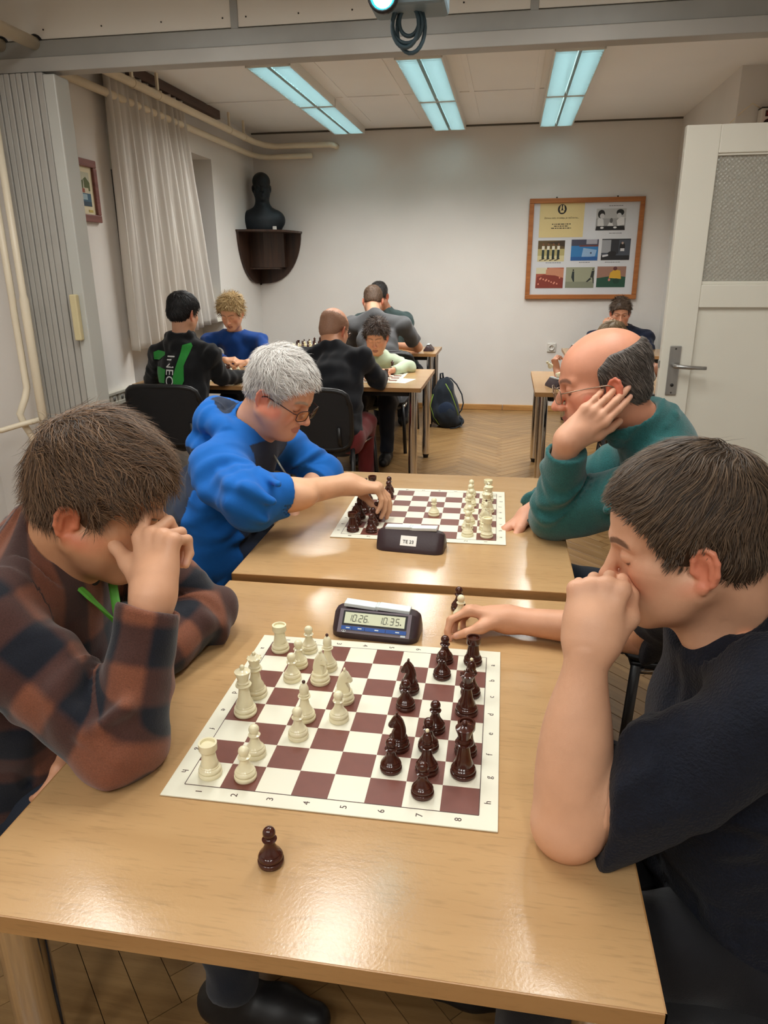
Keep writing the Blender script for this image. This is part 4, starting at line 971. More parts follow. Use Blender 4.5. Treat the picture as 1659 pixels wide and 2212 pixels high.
def skin_paint(H, X, base, red=1., browc=None, stubble=None, lid=True, eyes=None, lips=(150, 84, 78), fine=1.):
    """vertex colours of a face in head coordinates"""
    L = H.loc(X); C = np.tile(np.array(lin(base)), (len(X), 1))
    def mix(mask, col): 
        c = np.array(lin(col)); C[:] = C*(1-mask[:, None])+c*mask[:, None]
    def blob(c, r, w=1.): q = (np.abs(L*np.array((1, 1, 1)))-np.asarray(c)); q[:, 1:] = L[:, 1:]-np.asarray(c)[1:]; return np.clip(1-np.sqrt(((q/np.asarray(r))**2).sum(1)), 0, 1)*w
    rc = tuple(np.clip(np.array(base)*np.array((1.0, .80, .76)), 0, 255))
    mix(np.clip(blob((.045, .06, -.03), (.035, .05, .035))*.9*red, 0, 1)*.7, rc)
    mix(np.clip(blob((0, .105, -.035), (.022, .03, .022))*1.1*red, 0, 1)*.7, rc)
    ear = np.clip((np.abs(L[:, 0])-.070)/.010, 0, 1)*np.clip(1-np.abs(L[:, 2]+.016)/.045, 0, 1)
    mix(np.clip(ear*1.5*red, 0, .65), tuple(np.clip(np.array(base)*np.array((1.02, .72, .68)), 0, 255)))
    fr = L[:, 1] > .06
    if stubble is not None:
        m = np.clip((-.048-L[:, 2])/.02, 0, 1)*np.clip((L[:, 1]-.0)/.03, 0, 1)*np.clip((L[:, 2]+.135)/.02, 0, 1); mix(m*stubble[1], stubble[0])
    lm = np.clip(1-(np.abs(L[:, 0])/.0235)**4-((L[:, 2]+.0698)/.0125)**2, 0, 1)*(L[:, 1] > .078)
    mix(np.clip(lm*2, 0, .75), lips)
    if browc is not None:
        bz = .0215+.006*np.clip(1-((np.abs(L[:, 0])-.030)/.022)**2, 0, 1); m = np.clip(1-((L[:, 2]-bz)/.0052)**2, 0, 1)*np.clip(1-((np.abs(L[:, 0])-.029)/.0235)**6, 0, 1)*(L[:, 1] > .05); mix(np.clip(m*1.6, 0, .9)*(.35+.65*fine), browc)
    ex, ez = np.abs(L[:, 0])-.0315, L[:, 2]
    ey = (L[:, 1] > .066)
    if eyes is None:      # lowered lids: a dark lash line
        m = np.clip(1-((ez+.0072-.0045*(ex/.0145)**2)/.0020)**2, 0, 1)*np.clip(1-(ex/.0155)**8, 0, 1)*ey; mix(np.clip(m*1.3, 0, .85)*fine, (46, 30, 26))
        m = np.clip(1-((ez-.0105)/.0014)**2, 0, 1)*np.clip(1-(ex/.014)**6, 0, 1)*ey; mix(m*.35*fine, rc)
    else:
        eb = (np.sqrt(ex**2+(L[:, 1]-.0715)**2+(ez-.003)**2) < .0130) & (np.abs(ez-.0005) < .0058) & ey
        mix(eb*.95, (214, 204, 196)); ir = np.sqrt(ex**2+(ez+.0002)**2); mix((eb & (ir < .0060))*1., eyes); mix((eb & (ir < .0028))*1., (12, 10, 10))
        m = np.clip(1-((ez-.0062+.0022*(ex/.013)**2*1.5)/.0018)**2, 0, 1)*np.clip(1-(ex/.0155)**8, 0, 1)*ey; mix(np.clip(m*1.3, 0, .9), (40, 26, 22))
    return C
# ---------------------------------------------------------------- hands
FL = {'i': (.043, .026, .021), 'm': (.047, .029, .022), 'r': (.043, .027, .022), 'p': (.034, .020, .019)}
def hand_prims(wrist, d, pn, side, curl, spread=.0, thumb=None, sc=1., targets=None):
    """wrist point, d hand direction, pn palm normal (out of the palm), side +1/-1: direction of the thumb along d x pn.
       curl: dict finger -> (mcp, pip, dip) degrees; thumb: (abduct, flex1, flex2, opp)"""
    d = nrm(d); pn = nrm(np.asarray(pn)-d*(np.asarray(pn)@d)); t = nrm(np.cross(d, pn))*side   # t toward the thumb
    W_ = np.asarray(wrist, float); P = []; tips = {}; knob = {}
    offs = {'i': .027, 'm': .0085, 'r': -.0105, 'p': -.0275}; mcpl = {'i': .088, 'm': .090, 'r': .085, 'p': .077}
    rad = {'i': .0090, 'm': .0092, 'r': .0087, 'p': .0077}
    palm = []
    for f in 'imrp':
        c = curl[f]; base_ = W_+(d*mcpl[f]+t*offs[f]-pn*.001)*sc; knob[f] = base_
        sp = spread*{'i': 1, 'm': .3, 'r': -.4, 'p': -1.1}[f]
        dd = nrm(d*math.cos(sp)+t*math.sin(sp)); ang = 0; q = base_; r0 = rad[f]*sc
        for L_, a, r1 in zip(FL[f], c, (.94, .86, .72)):
            ang += math.radians(a); dir_ = dd*math.cos(ang)+pn*math.sin(ang); q2 = q+dir_*L_*sc
            P.append(cap(q, q2, r0, rad[f]*r1*sc, .0025*sc)); q = q2; r0 = rad[f]*r1*sc
        tips[f] = (q, dir_, nrm(np.cross(np.cross(dir_, pn), dir_)))
        palm.append(cap(W_+(d*.018+t*offs[f]*.55)*sc, base_, .0140*sc, .0108*sc, .011*sc))
    ab, f1, f2, op = thumb or (40, 15, 15, 25)
    a = math.radians(ab); o = math.radians(op)
    td = nrm(d*math.cos(a)+(t*math.cos(o)+pn*math.sin(o))*math.sin(a)); q = W_+(d*.022+t*.022+pn*.004)*sc
    q1 = q+td*.042*sc; bend = nrm(nrm(d*.6-t*.7+pn*.35)-td*(nrm(d*.6-t*.7+pn*.35)@td))
    a1 = math.radians(f1); d2 = td*math.cos(a1)+bend*math.sin(a1); q2 = q1+d2*.034*sc; a2 = math.radians(f1+f2); d3 = td*math.cos(a2)+bend*math.sin(a2); q3 = q2+d3*.026*sc
    P += [cap(q1, q2, .0115*sc, .0100*sc, .003*sc), cap(q2, q3, .0102*sc, .0082*sc, .003*sc)]
    palm.append(cap(q, q1, .0175*sc, .0125*sc, .012*sc))
    palm.append(ell(W_+(d*.04-t*.016+pn*.006)*sc, np.array((.012, .016, .032))*sc, .012*sc, 0, np.stack([pn, t, d], 1)))
    tips['t'] = (q3, d3, nrm(np.cross(np.cross(d3, bend), d3)))
    return P+palm, tips, knob
def nail_paint(X, C, tips, sc=1., flip=1):
    nail = np.array(lin((226, 178, 166)))
    for f, (q, dr, pn) in tips.items():
        v = X-(q-dr*.002*sc+(-pn)*.007*sc); m = np.clip(1.6-np.sqrt((v**2).sum(1))/(.0055*sc), 0, 1); C[:] = C*(1-m[:, None]*.8)+nail*m[:, None]*.8
    return C
# ---------------------------------------------------------------- hair
def strand_mesh(prims, roots, dirf, length, steps=8, width=.0016, lift=.002, jit=.25, seed=1, cols=((40, 30, 24), (90, 70, 50)), wave=0., wfreq=60., tipw=.25, liftpow=1., grav=0., free=None):
    r = np.random.default_rng(seed); N = len(roots); p = roots.copy(); length = np.broadcast_to(length, (N,)).copy()*r.uniform(.75, 1.2, N)
    jd = r.normal(size=(N, 3))*jit; ph = r.uniform(0, 6.28, N); lf = lift*r.uniform(.2, 1.6, N); path = [p.copy()]; nn = [grad(prims, p)]
    for s in range(steps):
        n = grad(prims, p); d = dirf(p)+jd
        if wave: 
            sd = np.cross(n, d); d = d+sd*(wave*np.sin(ph+s*length/steps*wfreq))[:, None]
        d = d-n*(d*n).sum(1)[:, None]; d /= np.maximum(1e-6, np.linalg.norm(d, axis=1))[:, None]
        if grav: d = d+np.array((0, 0, -grav))*((s+1)/steps)
        p = p+d*(length/steps)[:, None]
        tgt = lf*((s+1)/steps)**liftpow; dist = field(prims, p)
        if free is not None: 
            w = np.clip(free(p), 0, 1); corr = np.where(dist < tgt, dist-tgt, (dist-tgt)*(1-w))
        else: corr = dist-tgt
        p = p-n*np.clip(corr, -.01, .01)[:, None]
        path.append(p.copy()); nn.append(n)
    Pt = np.stack(path, 1); Nn = np.stack(nn, 1); T = np.gradient(Pt, axis=1); T /= np.maximum(1e-9, np.linalg.norm(T, axis=2))[..., None]
    Sd = np.cross(T, Nn); Sd /= np.maximum(1e-9, np.linalg.norm(Sd, axis=2))[..., None]
    K = steps+1; wd = width*r.uniform(.6, 1.3, N)[:, None]*(1-(1-tipw)*np.linspace(0, 1, K)[None]**2)
    a = Pt+Sd*wd[..., None]*.5; b = Pt-Sd*wd[..., None]*.5; c = Pt+Nn*wd[..., None]*.45
    V = np.stack([a, b, c], 2).reshape(-1, 3)
    base_ = (np.arange(N)*K*3)[:, None, None]; k = (np.arange(K-1)*3)[None, :, None]
    q = np.array([[0, 3, 5, 2], [2, 5, 4, 1]])
    F = (base_[..., None]+k[..., None]+q[None, None]).reshape(-1, 4)
    c1, c2 = np.array(lin(cols[0])), np.array(lin(cols[1])); t = np.clip(r.beta(1.6, 2.2, N), 0, 1)
    C = c1+(c2-c1)*t[:, None]; C = np.repeat(C, K*3, 0)
    return V, F, C
def sample(V, F, n, seed=0, cond=None):
    r = np.random.default_rng(seed); a, b, c = V[F[:, 0]], V[F[:, 1]], V[F[:, 2]]; ar = np.linalg.norm(np.cross(b-a, c-a), axis=1)
    if cond is not None: ar = ar*cond((a+c)/2)
    i = r.choice(len(F), n, p=ar/ar.sum()); u = r.uniform(size=(n, 2)); 
    A_, B_, C_, D_ = V[F[i, 0]], V[F[i, 1]], V[F[i, 2]], V[F[i, 3]]
    return (A_*(1-u[:, :1])+B_*u[:, :1])*(1-u[:, 1:])+(D_*(1-u[:, :1])+C_*u[:, :1])*u[:, 1:]
SKIN = mat('skin', (220, 170, 140), .48, attr=True, noise=(35, .035), bump=(900, .10), spec=.45)
HAIR = mat('hair', (60, 45, 35), .5, attr=True, spec=.35)
def cloth(name, col, **k):
    kw = dict(rough=.85, noise=(14, .05), bump=(700, .22), spec=.25, sheen=.15); kw.update(k); return mat(name, col, **kw)

# ------------------------------------------------------------------ people
def frame(lat, up):
    lat = nrm(lat); up = nrm(np.asarray(up)-lat*(np.asarray(up)@lat)); return np.stack([lat, np.cross(up, lat), up], 1)
def torso(pel, chest, neck, shL, shR, w=(.165, .160, .170), dpt=(.125, .125, .115), sr=.060, yoke=.062):
    pel, chest, neck, shL, shR = [np.asarray(v, float) for v in (pel, chest, neck, shL, shR)]
    R = frame(shR-shL, chest-pel); mid = (pel+chest)/2; R2 = frame(shR-shL, neck-chest)
    h = np.linalg.norm(chest-pel)
    P = [ell(pel, (w[0], dpt[0], .13), 0, 0, R), ell(mid, (w[1], dpt[1], h*.5), .08, 0, R), ell(chest, (w[2], dpt[2], .15), .08, 0, R2)]
    sm = (shL+shR)/2
    P += [cap(shL, shR, sr, sr, .06), cap(sm, neck, yoke+.012, yoke, .06), cap(shL, neck, sr*.92, yoke*.85, .05), cap(shR, neck, sr*.92, yoke*.85, .05)]
    return P
def sleeve(sh, elb, wr, r=(.064, .054, .044), k=.035): return [cap(sh, elb, r[0], r[1], k), cap(elb, wr, r[1], r[2], .02)]
def legs(hipL, kneeL, ankL, hipR, kneeR, ankR, r=(.085, .066, .05)):
    P = []
    for a, b, c in ((hipL, kneeL, ankL), (hipR, kneeR, ankR)): P += [cap(a, b, r[0], r[1], .03), cap(b, c, r[1], r[2], .03)]
    P.append(cap(hipL, hipR, r[0], r[0], .05)); return P
def shoe(name, ank, d, root, m, sc=1.):
    d = nrm((d[0], d[1], 0)); a = np.asarray(ank, float); up = np.array((0, 0, 1.)); z = .035
    g = np.array((a[0], a[1], 0))
    P = [cap(g+up*.045-d*.03, g+up*.04+d*.09, .042*sc, .040*sc, .02), cap(g+d*.09+up*.035, g+d*.16+up*.03, .038*sc, .030*sc, .03), cap(g+up*.05, g+up*.11, .045*sc, .043*sc, .02), plane(g+up*.002, -up, .5, .002)]
    V, F = nets(P, .006); return np_mesh(name, V, F, m, root=root)
def folds(segs, A=.005, seed=0, ku=58., kv=28.):
    r = np.random.default_rng(seed); p = r.uniform(0, 6.28, 6)
    def f(X):
        c = limb_cuv(X, segs); u, v = c[:, 0], c[:, 1]
        s = np.sin(ku*u+1.7*np.sin(kv*v+9*u+p[0])+p[1]); s2 = np.sin(.55*ku*u-kv*1.1*v+p[2]+1.2*np.sin(20*u+p[3])); s3 = np.sin(1.7*ku*u+kv*.8*v+p[4])
        q = np.clip(s, 0, 1)**1.5*.8+np.clip(s2, 0, 1)**2*.8+.25*s3
        return -A*(q-.5)*np.clip(.35+.65*np.sin(u*16+p[5]+v*10), .15, 1)
    return f
def limb_cuv(X, segs):
    """coordinates along / around the nearest limb, for woven patterns"""
    best = np.full(len(X), 1e9); out = np.zeros((len(X), 3)); prev = None
    for (a, b, r, off) in segs:
        a, b = np.asarray(a, float), np.asarray(b, float); ab = b-a; L = np.linalg.norm(ab); t = np.clip((X-a)@ab/(L*L), 0, 1); q = X-a-t[:, None]*ab; dist = np.linalg.norm(q, axis=1)-r
        dn = ab/L; e1 = np.array((.12, -1., .1)); e1 = nrm(e1-dn*(e1@dn)); lk = prev is not None and np.linalg.norm(prev[0]-a) < 1e-6
        if lk: e1 = nrm(prev[1]-dn*(prev[1]@dn))
        e2 = np.cross(dn, e1); th = np.arctan2(q@e2, q@e1); u = t*L+off; v = th*(.055 if r < .1 else .165)
        if lk:
            w = 1/(1+np.exp(np.clip((dist-prev[4])/.007, -40, 40))); u = prev[2]*(1-w)+u*w; v = prev[3]*(1-w)+v*w; dist = np.minimum(dist, prev[4])
        prev = (b, e1, u, v, dist); m = dist <= best; best[m] = dist[m]; out[m, 0] = u[m]; out[m, 1] = v[m]; out[m, 2] = off
    return out
JEANS = cloth('dark_jeans', (30, 36, 48)); DARKTR = cloth('black_trousers', (22, 22, 26)); SHOEM = mat('black_shoe_leather', (20, 20, 22), .5, bump=(60, .1))
def dress_lower(root, pel, lat, facing, m, knee_out=.14, knee_h=None, spread=.11, ank_back=.02, foot=True, reach=.42):
    """seated legs: hips beside the pelvis, knees forward, shins down"""
    lat = nrm(lat); fc = nrm(facing); pel = np.asarray(pel, float); up = np.array((0, 0, 1.)); kz = knee_h or (pel[2]+.02)
    J = []
    for s in (-1, 1):
        h = pel+lat*s*.09-up*.02; k = pel+fc*reach+lat*s*spread; k[2] = kz; a = k+fc*ank_back; a[2] = .10; J += [h, k, a]
    V, F = nets(legs(*J), .009, waves(5, 8, 40, .004)); np_mesh('trousers', V, F, m, root=root)
    if foot:
        for a in (J[2], J[5]): shoe('shoe', a, fc, root, SHOEM)
    return J
def add_hair(root, H, cap_prims, follow, n, dirf, length, cols, vox=.004, name='hair', cond=None, seed=3, over=.012, stray=None, **kw):
    V, F = nets(cap_prims, vox); r = np.random.default_rng(seed)
    C0 = np.tile((np.array(lin(cols[0]))*.75+np.array(lin(cols[1]))*.25), (len(V), 1))
    roots = sample(V, F, n*2, seed, cond); roots = roots[np.abs(field(follow, roots)) < .0045][:n]
    length = length(H.loc(roots)) if callable(length) else np.full(len(roots), length)
    dc = np.full(len(roots), 1.)
    for p in cap_prims:
        if p.op == 1: dc = np.minimum(dc, np.maximum(pev(p, roots), 0))
    roots, length, dc = roots[dc > .0025], length[dc > .0025], dc[dc > .0025]
    length = np.minimum(length, dc*.85+(over(H.loc(roots)) if callable(over) else over))
    Vs, Fs, Cs = strand_mesh(follow, roots, dirf, length, seed=seed, cols=cols, **kw)
    parts = [(V, F, C0), (Vs, Fs, Cs)]
    if stray:
        k3 = dict(kw); k3.update(lift=stray[2], jit=.5, width=.0008, tipw=.1, liftpow=1.6); rs = sample(V, F, stray[0]*2, seed+5, cond); rs = rs[np.abs(field(follow, rs)) < .0045]; q = H.loc(rs); rs = rs[(q[:, 2] > .05) & (q[:, 1] < .02)][:stray[0]]
        parts.append(strand_mesh(follow, rs, dirf, stray[1], seed=seed+9, cols=cols, **k3))
    V, F, C = join(parts)
    return np_mesh(name, V, F, HAIR, C, root=root)
def radial(H, crown, extra=(0, 0, 0), clump=0., seed=9, freq=70):
    c = H.w(crown); e = H.R@np.asarray(extra, float); ws = [waves(seed+i, 6, freq, clump) for i in range(3)]
    def f(p):
        d = p-c; d /= np.maximum(1e-6, np.linalg.norm(d, axis=1))[:, None]; return d+e+(np.stack([w(p) for w in ws], 1) if clump else 0)
    return f
def scalp(H, t=.012, front=.075, back=-.06, ears=True, face=None, top=0.):
    """hair mass hugging the skull; front = hairline height on the forehead, back = nape height"""
    P = [H.ell((0, -.018, .042+top*.4), (.076+t, .097+t, .080+t+top), 0), H.ell((0, .028, .040+top*.3), (.064+t*.8, .058+t*.8, .056+t+top), .02), H.ell((0, -.055, -.020), (.060+t*.6, .052+t*.6, .055), .03)]
    follow = list(P)+[H.ell((0, .030, -.030), (.062, .058, .064), .03)]
    cutP = [H.ell((0, .112, front-.112), (.30, .080, .112), .010, 1), H.ell((0, .068, -.085), (.30, .072, .078), .012, 1)]
    if ears: cutP += [H.ell((s*.088, -.004, -.024), (.024, .026, .038), .008, 1) for s in (-1, 1)]
    cutP += [plane(H.w((0, -.06, back)), H.R@np.array((0, .25, -1.)), .3, .01)]
    return P+cutP, follow
def spectacles(root, H, m, lensm, sc=1., rim=.0013, arm_tip=None, half=False, w=.0235, h=.0165, y=.106, z=.002, dz=0.):
    g = MB(); b = 0
    def P(x, yy, zz): return Vector(H.w((x*sc, yy, zz)))
    for s in (-1, 1):
        pts = []
        for k in range(24):
            a = 2*PI*k/24; cx, cz = math.cos(a), math.sin(a); e = .6
            px = math.copysign(abs(cx)**e, cx)*w; pz = math.copysign(abs(cz)**e, cz)*h
            pts.append(P(s*.033+px, y-.010*abs((s*.033+px)/.056)**2, z+pz))
        g.tube(pts, rim, 6, True)
        lens = MB(); c = P(s*.033, y-.004, z); lens.add([c]+pts, [(0, i+1, (i+1) % 24+1) for i in range(24)])
        pts_l = lens
        lens.build('lens', lensm, None, True)
        lo = bpy.data.objects[-1] if False else COL.objects[-1]
        md = lo.modifiers.new('thickness', 'SOLIDIFY'); md.thickness = .0012
        LENS.append(lo)
        g.tube([P(s*.0565, y-.010, z+.006), P(s*.066, y-.018, z+.007), P(s*.074, .05, z+.008), P(s*.079, .0, z+.006), P(s*.080, -.012, z-.001), P(s*.079, -.022, z-.014)], [rim*1.2]*3+[rim*1.5]*3, 6)
    g.tube([P(-.011, y, z+.004), P(0, y+.003, z+.007), P(.011, y, z+.004)], rim, 6)
    o = g.build('glasses', m, None, True); o.parent = root; o.location = -root.location
    for l in LENS: l.parent = o
    LENS.clear()
    return o
LENS = []
def lens_mat(name, col, fac=.10):
    m = mat(name, col, .05); nt = m.node_tree; tp = nt.nodes.new('ShaderNodeBsdfTransparent'); tp.inputs[0].default_value = lin(col)+(1,); gl = nt.nodes.new('ShaderNodeBsdfGlossy'); gl.inputs['Roughness'].default_value = .05
    mx = nt.nodes.new('ShaderNodeMixShader'); mx.inputs[0].default_value = fac; nt.links.new(tp.outputs[0], mx.inputs[1]); nt.links.new(gl.outputs[0], mx.inputs[2]); nt.links.new(mx.outputs[0], nt.nodes['Material Output'].inputs[0]); return m
LENSM = lens_mat('clear_lens', (252, 250, 246))

# ------------------------------------------------------------------ youth in navy sweater, front right
def youth():
    root = empty('person', (.46, .95, 0), label='youth in a dark navy knit sweater, fist at his mouth, front right', cat='person')
    H = Head((0.239, 0.94, 1.038), (-.955, .03, -.27), scale=.94)
    neck = V3(.340, .955, .938)
    elb = V3(*(0.106, 0.783, 0.694)); wr = V3(*(0.117, 0.832, 0.923)); shL = V3(.345, .79, .895); shR = V3(.315, 1.12, .895)
    elR = V3(.285, 1.315, .700); wrR = V3(*(0.029, 1.349, 0.696))
    base_ = (226, 176, 148)
    P = head_prims(H, neck, .053, .052, nose=.95, closed=True, chin=-.004)
    V, F = nets(P, .0021); V = relax(V, F, 1, .4); C = skin_paint(H, V, base_, .9, browc=(96, 66, 50), lips=(176, 96, 90))
    # near fist against the mouth
    A = [cap(elb, wr, .0400, .0262, .0), ell(elb+(wr-elb)*.33, (.041, .041, .10), .04, 0, frame((1, 0, 0), wr-elb)), ell(elb+V3(.002, 0, -.002), (.040, .038, .034), .02), cap(elb, elb+(shL-elb)*.4, .036, .034, .02)]
    hd = nrm(V3(*(0.131, 0.863, 0.976))-wr)
    fist = {f: (72, 88, 45) for f in 'imrp'}
    Pf, tips, kn = hand_prims(wr-hd*.005, hd+V3(-.06, -.05, 0.05), V3(.22, .95, .12), -1, fist, 0, (36, 30, 30, 40), 1.0)
    Vh, Fh = nets(Pf+[cap(wr-nrm(wr-elb)*.03, wr+hd*.03, .0262, .0245, .03)]+A, .0022); Vh = relax(Vh, Fh, 1, .4)
    Ch = np.tile(np.array(lin((228, 180, 152))), (len(Vh), 1)); 
    for f in kn:
        m = np.clip(1-np.linalg.norm(Vh-kn[f], axis=1)/.018, 0, 1)[:, None]*.35; Ch = Ch*(1-m)+np.array(lin((222, 150, 126)))*m
    nail_paint(Vh, Ch, tips)
    # far arm lying on the table, hand closed round a piece
    hd2 = nrm(V3(*(-0.088, 1.357, 0.7))-wrR); cr = {'i': (38, 46, 30), 'm': (42, 48, 30), 'r': (46, 50, 30), 'p': (50, 50, 30)}
    Pr, tipr, _ = hand_prims(wrR, hd2+V3(0, 0, .12), V3(.10, -.35, -.93), 1, cr, .10, (40, 18, 18, 55), .92)
    Vr, Fr = nets(Pr+[cap(elR, wrR, .040, .0255, .02), cap(wrR, wrR+hd2*.03, .0255, .022, .02)], .0028); Vr = relax(Vr, Fr, 1, .4); Cr = np.tile(np.array(lin((226, 172, 142))), (len(Vr), 1)); nail_paint(Vr, Cr, tipr)
    Vt, Ft = nets([ell((.38, .955, .66), (.05, .08, .12), 0), cap(shL, shR, .035, .035, .03), cap(shL, elb, .040, .038, .03), cap(shR, elR, .040, .038, .03), cap((.37, .955, .74), (.36, .955, .80), .06, .045, .03)], .012); Ct = np.tile(np.array(lin(base_)), (len(Vt), 1))
    V, F, C = join([(V, F, C), (Vh, Fh, Ch), (Vr, Fr, Cr), (Vt, Ft, Ct)])
    np_mesh('body', V, F, SKIN, C, root=root)
    # hair
    cp, fo = scalp(H, .009, .082, -.066, top=.004)
    dirf = radial(H, (0.012, -.070, .105), (0, .25, -.12), clump=.30, freq=60)
    cond = lambda X: np.where(H.loc(X)[:, 2] < -.02, .5, 1.)
    def ln(): return .055
    add_hair(root, H, cp, fo, 7500, dirf, lambda L: np.where(L[:, 1] > .045, .016, np.where(L[:, 2] < .035, .014, .045)), ((36, 28, 23), (124, 100, 77)), cond=cond, width=.0013, lift=.006, jit=.10, tipw=.1, steps=8, over=.004, stray=(120, .04, .012), liftpow=.8)
    # sweater
    pel = V3(.405, .95, .44); chest = V3(.340, .955, .73)
    cuffL = shL+(elb-shL)*.80
    P = torso(pel, chest, neck, shL, shR, (.165, .155, .165), (.125, .115, .110), .058, .062)
    P += [cap(shL, elb+V3(.03, 0, .004), .070, .060, .04)]
    P += [cap(shR, elR, .062, .052, .04)]
    r = np.random.default_rng(4)
    ad_ = nrm(elb-shL)
    for t, rr in ((.50, .068), (.60, .067), (.70, .065), (.79, .063)):      # pushed-up sleeve rolls
        c = shL+(elb-shL)*t; e1 = nrm(np.cross(ad_, (0, 0, 1.))); e2 = np.cross(ad_, e1); pts = [c+(e1*math.cos(a)+e2*math.sin(a))*(rr-.012)+ad_*.012*math.sin(a*1.0+t*9) for a in np.linspace(0, 6.283, 9)]
        P += [cap(p, q, .011, .011, .012) for p, q in zip(pts[:-1], pts[1:])]
    P += [cap(shR+(elR-shR)*.95, shR+(elR-shR)*.97, .055, .055, .012)]
    nd = nrm(H.w((0, -.03, -.06))-neck)
    P += [cap(neck-nd*.012, neck+nd*.012, .068, .064, .02)]      # ribbed collar
    P += [cap(neck+nd*.035, neck+nd*.2, .0560, .060, .004, 1), plane(neck+nd*.030, nd, .11, .004)]
    P += [plane(elb+V3(.036, 0, 0), (-1, 0, .12), .13, .006), cap(elb-V3(0, 0, .0), elb+(shL-elb)*.25, .0415, .0430, .004, 1), plane(elR+V3(-.01, 0, 0), (-1, 0, -.2), .09, .006)]
    sg = [(pel, chest, .16, 0.), (shL, elb, .06, .3), (shR, elR, .06, .2)]; w1, w2 = waves(11, 10, 30, .005), folds(sg, .010, 6, 70)
    wv = lambda X: w1(X)+w2(X)*np.clip(np.linalg.norm(X-elb, axis=1)/.10-.5, .1, 1)*np.clip(np.linalg.norm(X-neck, axis=1)/.10-.6, 0, 1)
    V, F = nets(P, .0055, wv); V = relax(V, F, 1, .3)
    kn = cloth('navy_knit', (17, 21, 33), bump=(260, .6), noise=(90, .15), sheen=.05)
    np_mesh('sweater', V, F, kn, root=root)
    dress_lower(root, (.46, .95, .44), (0, 1, 0), (-1, 0, 0), DARKTR, reach=.36, knee_h=.45)
youth()

# ------------------------------------------------------------------ man in plaid shirt, front left
def plaid_mat():
    m = bpy.data.materials.new('plaid_flannel'); MATS['plaid_flannel'] = m; m.use_nodes = True; nt = m.node_tree; N = nt.nodes; L = nt.links; b = N['Principled BSDF']
    a = N.new('ShaderNodeAttribute'); a.attribute_name = 'cuv'; sx = N.new('ShaderNodeSeparateXYZ'); L.new(a.outputs['Vector'], sx.inputs[0])
    def band(out, period, ph):
        mu = N.new('ShaderNodeMath'); mu.operation = 'MULTIPLY_ADD'; mu.inputs[1].default_value = 6.2832/period; mu.inputs[2].default_value = ph; L.new(out, mu.inputs[0])
        sn = N.new('ShaderNodeMath'); sn.operation = 'SINE'; L.new(mu.outputs[0], sn.inputs[0])
        mr = N.new('ShaderNodeMapRange'); mr.interpolation_type = 'SMOOTHSTEP'; mr.inputs['From Min'].default_value = -.35; mr.inputs['From Max'].default_value = .45; L.new(sn.outputs[0], mr.inputs[0]); return mr.outputs[0]
    u, v = band(sx.outputs[0], .1152, .6), band(sx.outputs[1], .1152, 1.2)
    ad_ = N.new('ShaderNodeMath'); ad_.operation = 'ADD'; L.new(u, ad_.inputs[0]); L.new(v, ad_.inputs[1]); hf = N.new('ShaderNodeMath'); hf.operation = 'MULTIPLY'; hf.inputs[1].default_value = .5; L.new(ad_.outputs[0], hf.inputs[0])
    cr = N.new('ShaderNodeValToRGB'); e = cr.color_ramp.elements; e[0].position = .05; e[0].color = lin((24, 27, 36))+(1,); e[1].position = 1.; e[1].color = lin((122, 74, 54))+(1,); k = e.new(.5); k.color = lin((70, 45, 40))+(1,)
    L.new(hf.outputs[0], cr.inputs[0])
    tc = N.new('ShaderNodeTexCoord'); n = N.new('ShaderNodeTexNoise'); n.inputs['Scale'].default_value = 500; L.new(tc.outputs['Object'], n.inputs['Vector'])
    mx = N.new('ShaderNodeMix'); mx.data_type = 'RGBA'; mx.blend_type = 'OVERLAY'; mx.inputs[0].default_value = .45; L.new(cr.outputs[0], mx.inputs[6]); L.new(n.outputs['Fac'], mx.inputs[7]); L.new(mx.outputs[2], b.inputs['Base Color'])
    b.inputs['Roughness'].default_value = .9; b.inputs['Sheen Weight'].default_value = .2; b.inputs['Specular IOR Level'].default_value = .2
    bp = N.new('ShaderNodeBump'); bp.inputs['Strength'].default_value = .25; bp.inputs['Distance'].default_value = .003; L.new(n.outputs['Fac'], bp.inputs['Height']); L.new(bp.outputs[0], b.inputs['Normal'])
    return m
